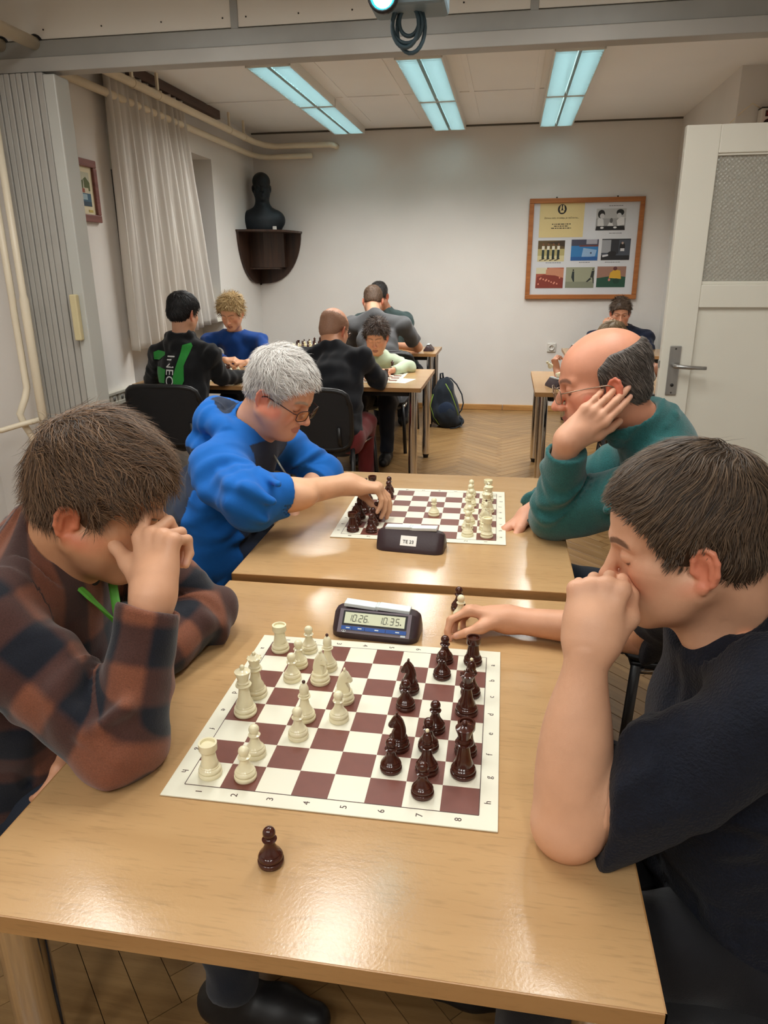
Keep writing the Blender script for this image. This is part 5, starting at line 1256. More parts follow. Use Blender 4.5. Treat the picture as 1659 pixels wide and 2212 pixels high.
def plaid_man():
    root = empty('person', (-.88, 1.05, 0), label='man in a rust and navy plaid shirt hiding his face behind his hand, front left', cat='person')
    H = Head((-0.657, 1.058, 1.01), (.885, .02, -.44), scale=1.02)
    neck = V3(-.765, 1.06, .925)
    elb = V3(*(-0.54, 0.837, 0.7)); wr = V3(*(-0.515, 0.928, 0.905)); shR = V3(-.775, .875, .870); shL = V3(-.775, 1.235, .870)
    elL = V3(-.585, 1.265, .715); wrL = V3(-.63, 1.02, .69)
    base_ = (214, 160, 124)
    P = head_prims(H, neck, .056, .060, nose=1.05, fat=.004, closed=True, brow=1.1)
    V, F = nets(P, .0023); V = relax(V, F, 1, .4); C = skin_paint(H, V, base_, .9, browc=(80, 58, 44), stubble=((170, 128, 104), .35), lips=(168, 96, 84))
    hd = nrm(V3(*(-0.525, 0.975, 0.97))-wr)
    cu = {'i': (16, 62, 20), 'm': (50, 78, 35), 'r': (68, 84, 40), 'p': (74, 84, 40)}
    Pf, tips, kn = hand_prims(wr, hd, V3(.10, .98, .05), 1, cu, .05, (38, -6, 4, 0), 1.12)
    Vh, Fh = nets(Pf+[cap(wr-(wr-elb)*.35, wr, .034, .030, .02), cap(wr, wr+hd*.03, .030, .026, .02)], .0024); Vh = relax(Vh, Fh, 1, .4); Ch = np.tile(np.array(lin((230, 180, 150))), (len(Vh), 1)); nail_paint(Vh, Ch, tips, 1.1)
    for f in kn:
        m = np.clip(1-np.linalg.norm(Vh-kn[f], axis=1)/.018, 0, 1)[:, None]*.3; Ch = Ch*(1-m)+np.array(lin((222, 150, 126)))*m
    # far hand, tucked at the table edge near the belly
    hl = {f: (35, 45, 25) for f in 'imrp'}; wl_ = V3(-.665, .93, .640)
    Pl, tl, _ = hand_prims(wl_, (.2, -.9, -.30), (-.6, -.3, -.7), 1, hl, .05, (35, 15, 15, 30), 1.0)
    Vl, Fl = nets(Pl+[cap(V3(-.64, 1.02, .66), wl_, .03, .028, .01)], .003); Cl = np.tile(np.array(lin((214, 160, 130))), (len(Vl), 1)); nail_paint(Vl, Cl, tl)
    Vt, Ft = nets([ell((-.88, 1.06, .66), (.07, .10, .16), 0), cap(shL, shR, .045, .045, .05), cap(shR, elb, .045, .042, .03), cap(elb, wr, .042, .03, .03), cap(shL, elL, .045, .042, .03), cap(elL, wrL, .042, .03, .02), cap((-.84, 1.06, .76), (-.82, 1.06, .82), .06, .045, .03)], .012); Ct = np.tile(np.array(lin(base_)), (len(Vt), 1))
    V, F, C = join([(V, F, C), (Vh, Fh, Ch), (Vl, Fl, Cl), (Vt, Ft, Ct)]); np_mesh('body', V, F, SKIN, C, root=root)
    # hair: longish, tousled, greying brown
    cp, fo = scalp(H, .015, .072, -.075, top=.009)
    dirf = radial(H, (.0, -.085, .095), (0, .35, -.10), clump=.55, freq=55)
    add_hair(root, H, cp, fo, 7500, dirf, lambda L: np.where(L[:, 1] > .03, .034, np.where(L[:, 2] < .02, .024, .065)), ((28, 20, 16), (152, 116, 84)), width=.0014, lift=.013, jit=.20, tipw=.1, steps=9, over=lambda L: np.where(L[:, 1] > .045, .040, np.where(L[:, 2] > .03, .012, .006)), stray=(260, .06, .022), liftpow=1.3, wave=.35, wfreq=70)
    # shirt
    pel = V3(-.90, 1.06, .46); chest = V3(-.83, 1.055, .74)
    P = torso(pel, chest, neck, shL, shR, (.185, .180, .185), (.145, .14, .125), .066, .064)
    P += [cap(shR, elb+V3(-.008, 0, 0), .074, .062, .04), cap(elb+V3(-.008, 0, 0), wr+(elb-wr)*.12, .062, .046, .02), cap(shL, elL, .072, .060, .04), cap(elL, wrL, .058, .044, .02)]
    cuf = wr+(elb-wr)*.10; dd = nrm(elb-wr)
    P += [cap(cuf, cuf+dd*.058, .0455, .0475, .003)]
    for (a, b, r_) in ((elb+V3(-.05, -.03, .075), elb+V3(.02, -.055, .02), .012), (elb+V3(-.07, -.02, .04), elb+V3(.0, -.055, -.02), .013), (elb+V3(.03, -.03, .09), elb+V3(-.03, -.052, .05), .010), (shR+V3(.06, -.03, -.03), shR+V3(.08, -.055, -.12), .014), (shR+V3(.02, -.06, .0), shR+V3(.09, -.05, -.09), .012)): P.append(cap(a, b, r_, r_*.6, .022))
    nd = nrm(H.w((0, -.03, -.06))-neck)
    Rn = frame((0, 1, 0), nd)
    # folded collar: two leaves round the neck
    ring = [neck+nd*(.010-.018*max(0, math.cos(a)))+Rn[:, 0]*.064*math.sin(a)+Rn[:, 1]*-.068*math.cos(a)*-1 for a in np.linspace(-2.4, 2.4, 13)]
    P += [cap(p-nd*.030, q-nd*.030, .013, .013, .010) for p, q in zip(ring[:-1], ring[1:])]+[cap(p, q, .0095, .0095, .008) for p, q in zip(ring[:-1], ring[1:])]
    P += [cap(neck+nd*.02, neck+nd*.2, .058, .060, .004, 1), plane(neck+nd*.030, nd, .11, .004), plane(cuf-dd*.004, -dd, .08, .001), cap(cuf+dd*.012, cuf-dd*.05, .036, .036, .003, 1)]
    segs = [(pel, chest+V3(0, 0, .1), .16, 0.), (shR, elb, .055, .2), (elb, wr, .055, .2+float(np.linalg.norm(elb-shR))), (shL, elL, .055, .1), (elL, wrL, .055, .1+float(np.linalg.norm(elL-shL)))]
    w1, w2 = waves(21, 10, 26, .005), folds(segs, .0085, 4)
    wv = lambda X: w1(X)+w2(X)*np.clip(np.linalg.norm(X-cuf, axis=1)/.09-.5, 0, 1)
    V, F = nets(P, .005, wv); V = relax(V, F, 1, .3)
    np_mesh('plaid_shirt', V, F, plaid_mat(), vec=limb_cuv(V, segs), root=root)
    # dark T-shirt and green lanyard in the open collar
    Vv, Fv = nets([ell(chest+V3(.045, 0, .06), (.085, .10, .15), 0), cap(neck+V3(.02, 0, -.06), neck+V3(.035, 0, -.02), .055, .05, .03)], .008); np_mesh('undershirt', Vv, Fv, cloth('black_jersey', (20, 20, 24)), root=root)
    ly = MB(); ly.tube([neck+V3(.02, -.05, .0), neck+V3(.085, -.045, -.07), neck+V3(.115, -.015, -.14), neck+V3(.085, .03, -.06), neck+V3(.02, .05, 0)], .009, 6, flat=.25)
    o = ly.build('lanyard', mat('green_ribbon', (92, 170, 60), .6)); o.parent = root; o.location = -root.location
    dress_lower(root, (-.90, 1.06, .45), (0, -1, 0), (1, 0, 0), JEANS, reach=.42, knee_h=.48)
plaid_man()

# ------------------------------------------------------------------ grey-haired man in the blue hooded jacket, second table left
def blue_man():
    root = empty('person', (-.92, 2.08, 0), label='grey-haired man with glasses in a bright blue hooded jacket reaching over the board', cat='person')
    H = Head((-0.627, 1.984, 1.043), (.82, -.24, -.50), scale=.95)
    neck = V3(-.752, 2.035, .915)
    shR = V3(-.775, 1.845, .850); shL = V3(-.76, 2.225, .850); elb = V3(*(-0.656, 1.744, 0.793)); wr = V3(*(-0.429, 1.932, 0.794))
    elL = V3(*(-0.586, 2.269, 0.73)); wrL = V3(*(-0.638, 2.028, 0.677))
    base_ = (226, 172, 146)
    P = head_prims(H, neck, .062, .068, nose=1.12, fat=.009, closed=True, jaw=.002, brow=1.15)
    P += [H.ell((0, .03, -.105), (.045, .045, .025), .03), H.cap((.045, .072, -.055), (.038, .085, -.025), .004, .004, .012)]
    V, F = nets(P, .0032); V = relax(V, F, 1, .4); C = skin_paint(H, V, base_, 1.1, browc=(176, 160, 150), lips=(184, 112, 104))
    hd = nrm(V3(*(-0.34, 1.959, 0.767))-wr)
    cu = {'i': (38, 30, 15), 'm': (50, 30, 15), 'r': (56, 32, 18), 'p': (58, 34, 18)}
    Pf, tips, kn = hand_prims(wr, hd+V3(0, 0, .12), V3(.0, -.12, -1), 1, cu, .08, (48, 24, 20, 60), 1.02)
    Vh, Fh = nets(Pf+[cap(elb, wr, .045, .029, .02), ell(elb+(wr-elb)*.35, (.045, .045, .09), .03, 0, frame((0, 1, 0), wr-elb)), cap(wr, wr+hd*.03, .029, .025, .02)], .0032); Vh = relax(Vh, Fh, 1, .4); Ch = np.tile(np.array(lin((230, 182, 150))), (len(Vh), 1)); nail_paint(Vh, Ch, tips)
    Pl, tl, _ = hand_prims(wrL, (.18, -.75, -.5), (.4, 0.3, -.85), -1, {f: (45, 45, 25) for f in 'imrp'}, .05, (35, 15, 15, 30), 1.0)
    Vl, Fl = nets(Pl+[cap(elL, wrL, .042, .029, .02)], .004); Cl = np.tile(np.array(lin((226, 176, 148))), (len(Vl), 1)); nail_paint(Vl, Cl, tl)
    Vt, Ft = nets([ell((-.88, 2.04, .64), (.08, .11, .16), 0), cap(shL+V3(-.02, 0, -.02), shR+V3(-.02, 0, -.02), .030, .030, .03), cap(shR, elb, .045, .042, .03), cap(shL, elL, .045, .042, .03), cap((-.80, 2.035, .82), (-.77, 2.035, .86), .06, .052, .03)], .014); Ct = np.tile(np.array(lin(base_)), (len(Vt), 1))
    V, F, C = join([(V, F, C), (Vh, Fh, Ch), (Vl, Fl, Cl), (Vt, Ft, Ct)]); np_mesh('body', V, F, SKIN, C, root=root)
    cp, fo = scalp(H, .009, .078, -.060, top=.002)
    add_hair(root, H, cp, fo, 6000, radial(H, (0, -.07, .10), (0, .3, -.05), clump=.7, freq=60), lambda L: np.where(L[:, 1] > .04, .026, np.where(L[:, 2] < .02, .018, .04)), ((168, 162, 156), (246, 242, 236)), width=.0015, lift=.009, jit=.2, tipw=.1, steps=8, wave=.5, wfreq=90, stray=(200, .04, .016))
    g = spectacles(root, H, mat('dark_brown_frame', (62, 34, 28), .3, .3), lens_mat('tinted_lens', (246, 232, 206), .10), y=.112, z=-.006, w=.024, h=.018, rim=.0013)
    # jacket
    pel = V3(-.93, 2.05, .42); chest = V3(-.85, 2.035, .70)
    P = torso(pel, chest, neck, shL, shR, (.205, .205, .195), (.185, .175, .150), .072, .072)
    P += sleeve(shR, elb, elb+(wr-elb)*.36, (.082, .072, .062)) + sleeve(shL, elL, elL+(wrL-elL)*.3, (.080, .066, .058))
    cu_ = elb+(wr-elb)*.36; dd = nrm(wr-elb)
    P += [cap(cu_-dd*.085, cu_, .060, .060, .006)]
    r = np.random.default_rng(8)
    for a, b, rr in ((shR+V3(.02, -.07, .02), elb+V3(-.03, -.05, .06), .016), (shR+V3(.06, -.06, .03), elb+V3(.03, -.05, .05), .014), (shR+V3(-.03, -.075, -.03), elb+V3(-.05, -.04, .0), .015), (elb+V3(.01, -.06, .06), elb+V3(.08, -.055, .02), .012), (elb+V3(-.03, -.065, .01), elb+V3(.06, -.06, -.03), .013), (shR+V3(.09, -.03, .02), elb+V3(.09, -.03, .06), .013)): P.append(cap(a, b, rr, rr*.7, .022))
    nd = nrm(V3(.45, 0, .9)); 
    # hood lying round the neck and on the back
    for k, a in enumerate(np.linspace(.5, 5.78, 12)):
        c = neck+V3(-.035-.075*math.cos(a-math.pi)*1.0, .095*math.sin(a), .012+.045*math.cos(a-math.pi)); c2 = neck+V3(-.035-.075*math.cos(a+.48-math.pi), .095*math.sin(a+.48), .012+.045*math.cos(a+.48-math.pi)); P.append(cap(c, c2, .034, .034, .018))
    P += [ell(neck+V3(-.115, -.005, -.035), (.06, .115, .05), .03), ell(neck+V3(-.09, -.05, .03), (.045, .06, .03), .02)]
    hn = nrm(H.w((0, -.03, -.06))-neck)
    P += [cap(neck-hn*.0, neck+hn*.2, .066, .070, .006, 1), plane(cu_+dd*.001, dd, .09, .002), cap(cu_-dd*.02, cu_+dd*.05, .0485, .0485, .003, 1), plane(elL+(wrL-elL)*.32, nrm(wrL-elL), .08, .003)]
    sg = [(pel, chest+V3(0, 0, .1), .17, 0.), (shR, elb, .07, .3), (elb, wr, .07, .3+float(np.linalg.norm(elb-shR))), (shL, elL, .07, .2), (elL, wrL, .06, .2+float(np.linalg.norm(elL-shL)))]; w1, w2 = waves(31, 10, 26, .005), folds(sg, .012, 5)
    V, F = nets(P, .0052, lambda X: w1(X)+w2(X)*np.clip(np.linalg.norm(X-cu_, axis=1)/.08-.4, 0, 1)*np.clip(np.linalg.norm(X-neck, axis=1)/.10-.7, 0, 1)); V = relax(V, F, 1, .3)
    blue = np.array(lin((16, 96, 178))); navy = np.array(lin((36, 46, 66))); C = np.tile(blue, (len(V), 1))
    arm = np.minimum(pev(cap(shR, elb, .100, .10), V), np.minimum(pev(cap(elb, wr, .10, .09), V), np.minimum(pev(cap(shL, elL, .10, .10), V), pev(cap(elL, wrL, .09, .08), V))))
    fr = (np.abs(V[:, 1]-2.035) < .13) & (V[:, 0] > -.80+.10*np.clip((V[:, 2]-.8)/.15, 0, 1)) & (arm > .004) & (V[:, 2] < .905)
    back = (V[:, 0] < -.835-.35*(.885-V[:, 2])) & (V[:, 2] < .885) & (V[:, 2] > .64)
    hoodin = (np.linalg.norm(V-(neck+V3(-.07, -.0, .05)), axis=1) < .062)
    C[fr | back | hoodin] = navy
    np_mesh('hooded_jacket', V, F, cloth('blue_jersey_jacket', (20, 100, 184), attr=True, noise=(18, .06), sheen=.1), C, root=root)
    z = MB().tube([neck+V3(.075, -.02, -.06), neck+V3(.115, -.015, -.13), neck+V3(.12, -.01, -.2), neck+V3(.12, -.01, -.28)], .0035, 6).build('zipper', mat('zip_metal', (150, 150, 140), .4, .7), None, True); z.parent = root; z.location = -root.location
    dress_lower(root, (-.93, 2.06, .42), (0, -1, 0), (1, 0, 0), JEANS, reach=.40, knee_h=.46)
blue_man()
# ------------------------------------------------------------------ balding man in the teal fleece, second table right
def teal_man():
    root = empty('person', (.52, 2.0, 0), label='balding man with glasses in a teal fleece resting his cheek on his hand', cat='person')
    H = Head((0.246, 1.935, 1.093), (-.955, -.06, -.22), scale=1.10, roll=-.06)
    neck = V3(.400, 1.965, .945)
    shL = V3(.415, 1.79, .870); shR = V3(.425, 2.18, .865); elb = V3(*(0.147, 1.913, 0.736)); wr = V3(*(0.16, 1.813, 0.967))
    elR = V3(.22, 2.24, .715); wrR = V3(*(0.082, 2.017, 0.698))
    base_ = (224, 160, 134)
    P = head_prims(H, neck, .054, .052, nose=1.1, fat=.007, closed=True, jaw=.0, brow=1.1, throat=.3)
    V, F = nets(P, .003); V = relax(V, F, 1, .4); C = skin_paint(H, V, base_, 1.35, browc=(128, 92, 78), stubble=((150, 112, 100), .5), lips=(176, 100, 92))
    hd = nrm(V3(*(0.227, 1.821, 1.036))-wr)
    cu = {'i': (12, 18, 12), 'm': (10, 16, 12), 'r': (12, 18, 12), 'p': (16, 22, 15)}
    Pf, tips, kn = hand_prims(wr, hd, V3(.10, .98, -.05), -1, cu, .0, (30, 10, 10, 30), 1.08)
    Vh, Fh = nets(Pf+[cap(wr+(elb-wr)*.3, wr, .036, .031, .02), cap(wr, wr+hd*.03, .031, .028, .02)], .003); Vh = relax(Vh, Fh, 1, .4); Ch = np.tile(np.array(lin((228, 176, 150))), (len(Vh), 1)); nail_paint(Vh, Ch, tips, 1.1)
    hd2 = V3(-.55, -.35, -.3); Pl, tl, _ = hand_prims(wrR, hd2, (.2, -.4, -.9), 1, {f: (40, 50, 30) for f in 'imrp'}, .05, (35, 20, 15, 30), 1.0)
    Vl, Fl = nets(Pl+[cap(elR, wrR, .040, .029, .02)], .004); Cl = np.tile(np.array(lin((226, 170, 146))), (len(Vl), 1)); nail_paint(Vl, Cl, tl)
    Vt, Ft = nets([ell((.50, 1.985, .64), (.08, .11, .16), 0), cap(shL, shR, .045, .045, .05), cap(shL, elb, .045, .042, .03), cap(elb, wr, .042, .03, .02), cap(shR, elR, .045, .04, .03)], .014); Ct = np.tile(np.array(lin(base_)), (len(Vt), 1))
    V, F, C = join([(V, F, C), (Vh, Fh, Ch), (Vl, Fl, Cl), (Vt, Ft, Ct)]); np_mesh('body', V, F, SKIN, C, root=root)
    # fringe of hair round the sides and back only
    cp, fo = scalp(H, .0035, .07, -.070)
    cp = cp+[H.ell((0, .115, .02), (.3, .098, .10), .010, 1), H.ell((0, .01, .170), (.3, .17, .105), .010, 1), H.ell((0, .050, .080), (.3, .055, .040), .02, 1)]
    add_hair(root, H, cp, fo, 2600, radial(H, (0, .06, .12), (0, -.2, -.6), clump=.35, freq=60), .022, ((44, 40, 38), (136, 126, 118)), width=.0018, lift=.004, jit=.14, steps=6, over=.012)
    spectacles(root, H, mat('steel_frame', (150, 130, 112), .3, .8), LENSM, y=.112, z=-.004, w=.024, h=.019, rim=.0012)
    pel = V3(.53, 1.99, .42); chest = V3(.475, 1.985, .70)
    P = torso(pel, chest, neck, shL, shR, (.205, .200, .195), (.175, .165, .150), .074, .072)
    P += sleeve(shL, elb, wr+(elb-wr)*.16, (.084, .070, .050))+sleeve(shR, elR, elR+(wrR-elR)*.75, (.080, .062, .048))
    cu_ = wr+(elb-wr)*.14; dd = nrm(elb-wr)
    nd = nrm(H.w((0, -.03, -.06))-neck); Rn = frame((0, 1, 0), nd)
    P += [cap(neck-nd*.03, neck+nd*.12, .088, .086, .02)]
    for t0 in (.03, .085):
        pts = [neck+nd*(t0+.006*math.sin(3*t))+Rn[:, 0]*.083*math.sin(t)+Rn[:, 1]*.084*math.cos(t) for t in np.linspace(0, 2*PI, 13)]; P += [cap(p, q, .008, .008, .012) for p, q in zip(pts[:-1], pts[1:])]
    for a, b, rr in ((shL+V3(-.05, -.05, .03), shL+V3(-.15, -.04, -.06), .015), (shL+V3(.0, -.07, .02), elb+V3(.10, -.05, .02), .016), (elb+V3(.03, -.05, .10), elb+V3(-.03, -.06, .06), .013), (elb+V3(.06, -.05, .05), elb+V3(-.02, -.06, .01), .014), (elb+V3(.05, -.04, .13), elb+V3(.10, -.03, .05), .013)): P.append(cap(a, b, rr, rr*.7, .025))
    P += [plane(neck+nd*.106, nrm(nd+V3(0, 0, .8)), .14, .004), cap(neck+nd*.10, neck+nd*.2, .066, .068, .004, 1), plane(cu_-dd*.002, -dd, .09, .002), cap(cu_+dd*.012, cu_-dd*.05, .038, .038, .003, 1), plane(elR+(wrR-elR)*.80, nrm(wrR-elR), .07, .003)]
    sg = [(pel, chest+V3(0, 0, .1), .17, 0.), (shL, elb, .07, .3), (elb, wr, .07, .3+float(np.linalg.norm(elb-shL))), (shR, elR, .07, .2), (elR, wrR, .06, .2+float(np.linalg.norm(elR-shR)))]; w1, w2 = waves(41, 10, 26, .004), folds(sg, .010, 3)
    V, F = nets(P, .0052, lambda X: w1(X)+w2(X)*np.clip(np.linalg.norm(X-cu_, axis=1)/.08-.4, 0, 1)*np.clip(np.linalg.norm(X-neck, axis=1)/.10-.7, 0, 1)); V = relax(V, F, 1, .3)
    np_mesh('fleece_jacket', V, F, cloth('teal_melange_fleece', (34, 92, 92), noise=(420, .28), bump=(350, .4), sheen=.3), root=root)
    dress_lower(root, (.53, 1.99, .42), (0, 1, 0), (-1, 0, 0), JEANS, reach=.40, knee_h=.46)
teal_man()

# ------------------------------------------------------------------ players in the far room
def figure(label, head, fwd, neck, shL, shR, pel, armL, armR, top_m, skin, hair=None, legs_m=None, facing=(0, 1, 0), scale=1., child=0., sleeves=('long', 'long'), build=1., hood=False, eyes=None, browc=(70, 50, 40), glasses=False, handcurl=(40, 45, 25), top_name='sweater', vox=.0048, nose=1., fat=0., collar=.010, seed=1, legargs=None, hands=True, attr=False, paintf=None, closed=True):
    """seated person; arm = (elbow, wrist, hand direction, palm normal, thumb side)"""
    pel, neck, shL, shR = [V3(*v) for v in (pel, neck, shL, shR)]
    root = empty('person', (pel[0], pel[1], 0), label=label, cat='person', group='players in the far room')
    H = Head(head, fwd, scale=scale); b = build
    V, F = nets(head_prims(H, neck, .052*b, .056*b, nose=nose, fat=fat, closed=closed), vox*.8); V = relax(V, F, 1, .35); parts = [(V, F, skin_paint(H, V, skin, 1., browc=browc, eyes=eyes, fine=.45))]
    chest = neck+(pel-neck)*.36; inner = [ell((chest+pel)/2, (.07*b, .07*b, .15), 0), cap(shL, shR, .028*b, .028*b, .03)]
    cloth_p = torso(pel, chest, neck, shL, shR, (.165*b, .160*b, .170*b), (.130*b, .125*b, .120*b), .050*b, .058*b); cuts = []
    for (arm, sh, sl) in ((armL, shL, sleeves[0]), (armR, shR, sleeves[1])):
        if arm is None: continue
        e, w, hd, pn, sd = arm; e, w = V3(*e), V3(*w)
        sk = [cap(sh, e, .040*b, .038*b, .02), cap(e, w, .038*b, .026*b, .02)]
        if hands:
            hp, _, _ = hand_prims(w, hd, pn, sd, {f: handcurl for f in 'imrp'}, .06, (38, 18, 15, 35), .95*scale*(b if b < 1 else 1)); sk += hp
        V, F = nets(sk, vox); parts.append((V, F, np.tile(np.array(lin(skin)), (len(V), 1))))
        if sl == 'long': cloth_p += sleeve(sh, e, w+(e-w)*.10, (.055*b, .052*b, .043*b)); cuts.append(plane(w+(e-w)*.09, nrm(w-e), .07*b, .004))
        else: cloth_p += [cap(sh, sh+(e-sh)*.72, .066*b, .058*b, .03)]; cuts.append(plane(sh+(e-sh)*.74, nrm(e-sh), .075*b, .003))
    V, F = nets(inner, .015); parts.append((V, F, np.tile(np.array(lin(skin)), (len(V), 1))))
    V, F, C = join(parts); np_mesh('body', V, F, SKIN, C, root=root)
    nd = nrm(H.w((0, -.03, -.06))-neck); Rn = frame(shR-shL, nd)
    if hood:
        fc = nrm(V3(*facing)); bk = -fc
        for k in range(12):
            q = []
            for t in (2*PI*k/12, 2*PI*(k+1)/12): q.append(neck+nd*(.012-.010*math.cos(t))+nrm(shR-shL)*.080*b*math.sin(t)+bk*(-.05*b*math.cos(t)+.02))
            cloth_p.append(cap(q[0], q[1], .028*b, .028*b, .015))
        cloth_p.append(ell(neck+bk*.075*b-V3(0, 0, .045), (.085*b, .05*b, .055*b), .03, 0, frame(shR-shL, (0, 0, 1))))
    else:
        for k in range(12):
            q = [neck+nd*.012+Rn[:, 0]*.056*b*math.sin(t)+Rn[:, 1]*.056*b*math.cos(t) for t in (2*PI*k/12, 2*PI*(k+1)/12)]; cloth_p.append(cap(q[0], q[1], collar, collar, .012))
    nd = nrm(nd+V3(0, 0, .8)); cuts += [cap(neck+nd*.035, neck+nd*.2, .052*b, .06*b, .004, 1), plane(neck+nd*(.035 if hood else .032), nd, .10*b, .004)]
    wv = waves(seed*7, 10, 36, .006*b); V, F = nets(cloth_p+cuts, vox*1.5, wv); V = relax(V, F, 1, .3)
    CF[label] = (cloth_p, root)
    np_mesh(top_name, V, F, top_m, paintf(V) if paintf else None, root=root)
    if legs_m is not None: dress_lower(root, pel, shR-shL, facing, legs_m, **(legargs or {}))
    if hair is not None:
        t, front, back_, n, ln, cols, crown, kw = hair; cp, fo = scalp(H, t, front, back_, top=kw.pop('top', 0.)); ex = kw.pop('extra', (0, .25, -.1)); cl_ = kw.pop('clump', .4); cut = kw.pop('cut', None)
        if cut: cp = cp+[H.ell(*c, .012, 1) for c in cut]
        k2 = dict(width=.0032, lift=.006, jit=.15, steps=5); k2.update(kw); add_hair(root, H, cp, fo, n, radial(H, crown, ex, clump=cl_, freq=60), ln, cols, vox=vox, seed=seed, **k2)
    if glasses: spectacles(root, H, mat('dark_brown_frame', (62, 34, 28), .3, .3), LENSM, y=.108)
    return root, H
CF = {}
CROWN = (0, -.07, .10)
# boy in the black printed hoodie, seen from behind
rt, Hb = figure('boy in a black hoodie with green and white back print, seen from behind', (-2.002, 4.4, 1.118), (.30, .90, -.28), (-2.014, 4.36, 0.975), (-2.181, 4.36, 0.867), (-1.805, 4.3, 0.879), (-1.96, 4.20, .42),
  ((-2.321, 4.52, 0.675), (-2.02, 4.70, .70), (.8, .5, -.1), (0, 0, -1), -1), ((-1.797, 4.42, 0.719), (-1.676, 4.62, 0.702), (.8, .5, -.1), (0, 0, -1), 1), cloth('black_sweatshirt', (20, 21, 24)), (214, 164, 136),
  (.011, .07, -.068, 1500, .035, ((12, 11, 13), (44, 42, 44)), CROWN, {}), DARKTR, (0, 1, 0), .97, hood=True, build=.98, top_name='hoodie', seed=2)
def on_back(mb_or_me, name, m, label, origin, size=1.25):
    """print that hugs the back of the hoodie: points (x, z) on the plane y=origin.y pushed onto the cloth"""
    prims, root = CF[label]; me = mb_or_me
    n = len(me.vertices); co = np.empty(n*3, np.float32); me.vertices.foreach_get('co', co); co = co.reshape(-1, 3).astype(float)
    X = np.stack([origin[0]+co[:, 0]*size, np.full(n, origin[1]-.25), origin[2]+co[:, 1]*size], 1)
    for _ in range(40):
        X[:, 1] += np.clip(field(prims, X)-.0055, -.03, .03)
    me.vertices.foreach_set('co', X.astype(np.float32).ravel()); me.update()
    o = bpy.data.objects.new(name, me); COL.objects.link(o); o.parent = root; o.location = -root.location; return o
LBL = 'boy in a black hoodie with green and white back print, seen from behind'
def patch(poly, name, m, origin, step=.012):
    # fine grid clipped to a polygon so that it can bend over the cloth
    P = [Vector((a, b, 0)) for a, b in poly]; bm = bmesh.new(); f = bm.faces.new([bm.verts.new(p) for p in P])
    xs_ = [p.x for p in P]; ys_ = [p.y for p in P]; x = min(xs_)+step
    while x < max(xs_): bmesh.ops.bisect_plane(bm, geom=bm.verts[:]+bm.edges[:]+bm.faces[:], plane_co=(x, 0, 0), plane_no=(1, 0, 0)); x += step
    y = min(ys_)+step
    while y < max(ys_): bmesh.ops.bisect_plane(bm, geom=bm.verts[:]+bm.edges[:]+bm.faces[:], plane_co=(0, y, 0), plane_no=(0, 1, 0)); y += step
    me = bpy.data.meshes.new(name); bm.to_mesh(me); bm.free(); me.materials.append(m); return on_back(me, name, m, LBL, origin)
GRN = cloth('green_print', (46, 140, 58)); WPR = cloth('white_print', (214, 214, 212))
bo = (-2.045, 4.25, 0.782)
patch([(.03, -.03), (.055, .06), (.07, .125), (.105, .135), (.115, .12), (.085, .03), (.09, -.04), (.075, -.075), (.04, -.08)], 'green_print_patch', GRN, bo)
patch([(-.105, -.06), (-.02, -.055), (-.015, .01), (-.06, .02), (-.105, .012)], 'green_print_patch', GRN, bo)
patch([(-.105, .05), (-.07, .05), (-.03, .075), (-.03, .09), (-.08, .095), (-.105, .085)], 'green_print_patch', GRN, bo)
tm = text_mesh('INEC', .062, WPR, 'white_lettering', 0.)
bm = bmesh.new(); bm.from_mesh(tm); bmesh.ops.rotate(bm, verts=bm.verts, cent=(0, 0, 0), matrix=Matrix.Rotation(-PI/2, 3, 'Z'))
for v in list(bm.verts): pass
bmesh.ops.delete(bm, geom=[f for f in bm.faces if f.normal.z < .5], context='FACES'); bm.to_mesh(tm); bm.free()
on_back(tm, 'white_lettering', WPR, LBL, (bo[0]+.012, bo[1], bo[2]+.012))
# curly blond boy in blue
figure('curly blond boy in a blue long-sleeved top with clasped hands', (-2.081, 5.42, 1.059), (-.04, -.88, -.46), (-2.113, 5.5, 0.893), (-1.887, 5.48, 0.851), (-2.311, 5.5, 0.846), (-1.95, 5.60, .42),
  ((-1.777, 5.35, 0.737), (-1.89, 5.16, 0.721), (-.9, -.1, .0), (0, .4, -.9), 1), ((-2.249, 5.35, 0.721), (-2.051, 5.16, 0.736), (.85, -.1, .05), (0, .5, -.85), -1), cloth('royal_blue_jersey', (14, 62, 132)), (232, 180, 150),
  (.016, .074, -.055, 2200, .04, ((120, 92, 56), (214, 184, 128)), CROWN, dict(wave=1.3, wfreq=130, lift=.024, top=.006, jit=.5, clump=1.2, width=.0028)), JEANS, (0, -1, 0), .96, build=.92, seed=3, nose=.9)
# bald man in black jacket
figure('bald man with glasses in a black jacket seen from behind', (-1.069, 4.52, 1.013), (.34, .86, -.40), (-1.066, 4.42, 0.91), (-1.249, 4.42, 0.843), (-0.868, 4.38, 0.853), (-1.0, 4.18, .42),
  ((-1.255, 4.52, 0.64), (-1.15, 4.75, .70), (.8, .5, 0), (0, 0, -1), -1), ((-0.787, 4.5, 0.705), (-.83, 4.76, .70), (-.6, .6, 0), (0, 0, -1), 1), cloth('black_softshell', (20, 22, 28)), (218, 162, 132),
  (.0022, .08, -.070, 900, .005, ((150, 112, 90), (190, 148, 122)), CROWN, dict(lift=.001, cut=[((0, .03, .12), (.085, .14, .085))])), cloth('dark_red_trousers', (110, 40, 42)), (0, 1, 0), 1.03, glasses=True, build=1.08, top_name='jacket', seed=4, collar=.016, legargs=dict(reach=.30, spread=.13))
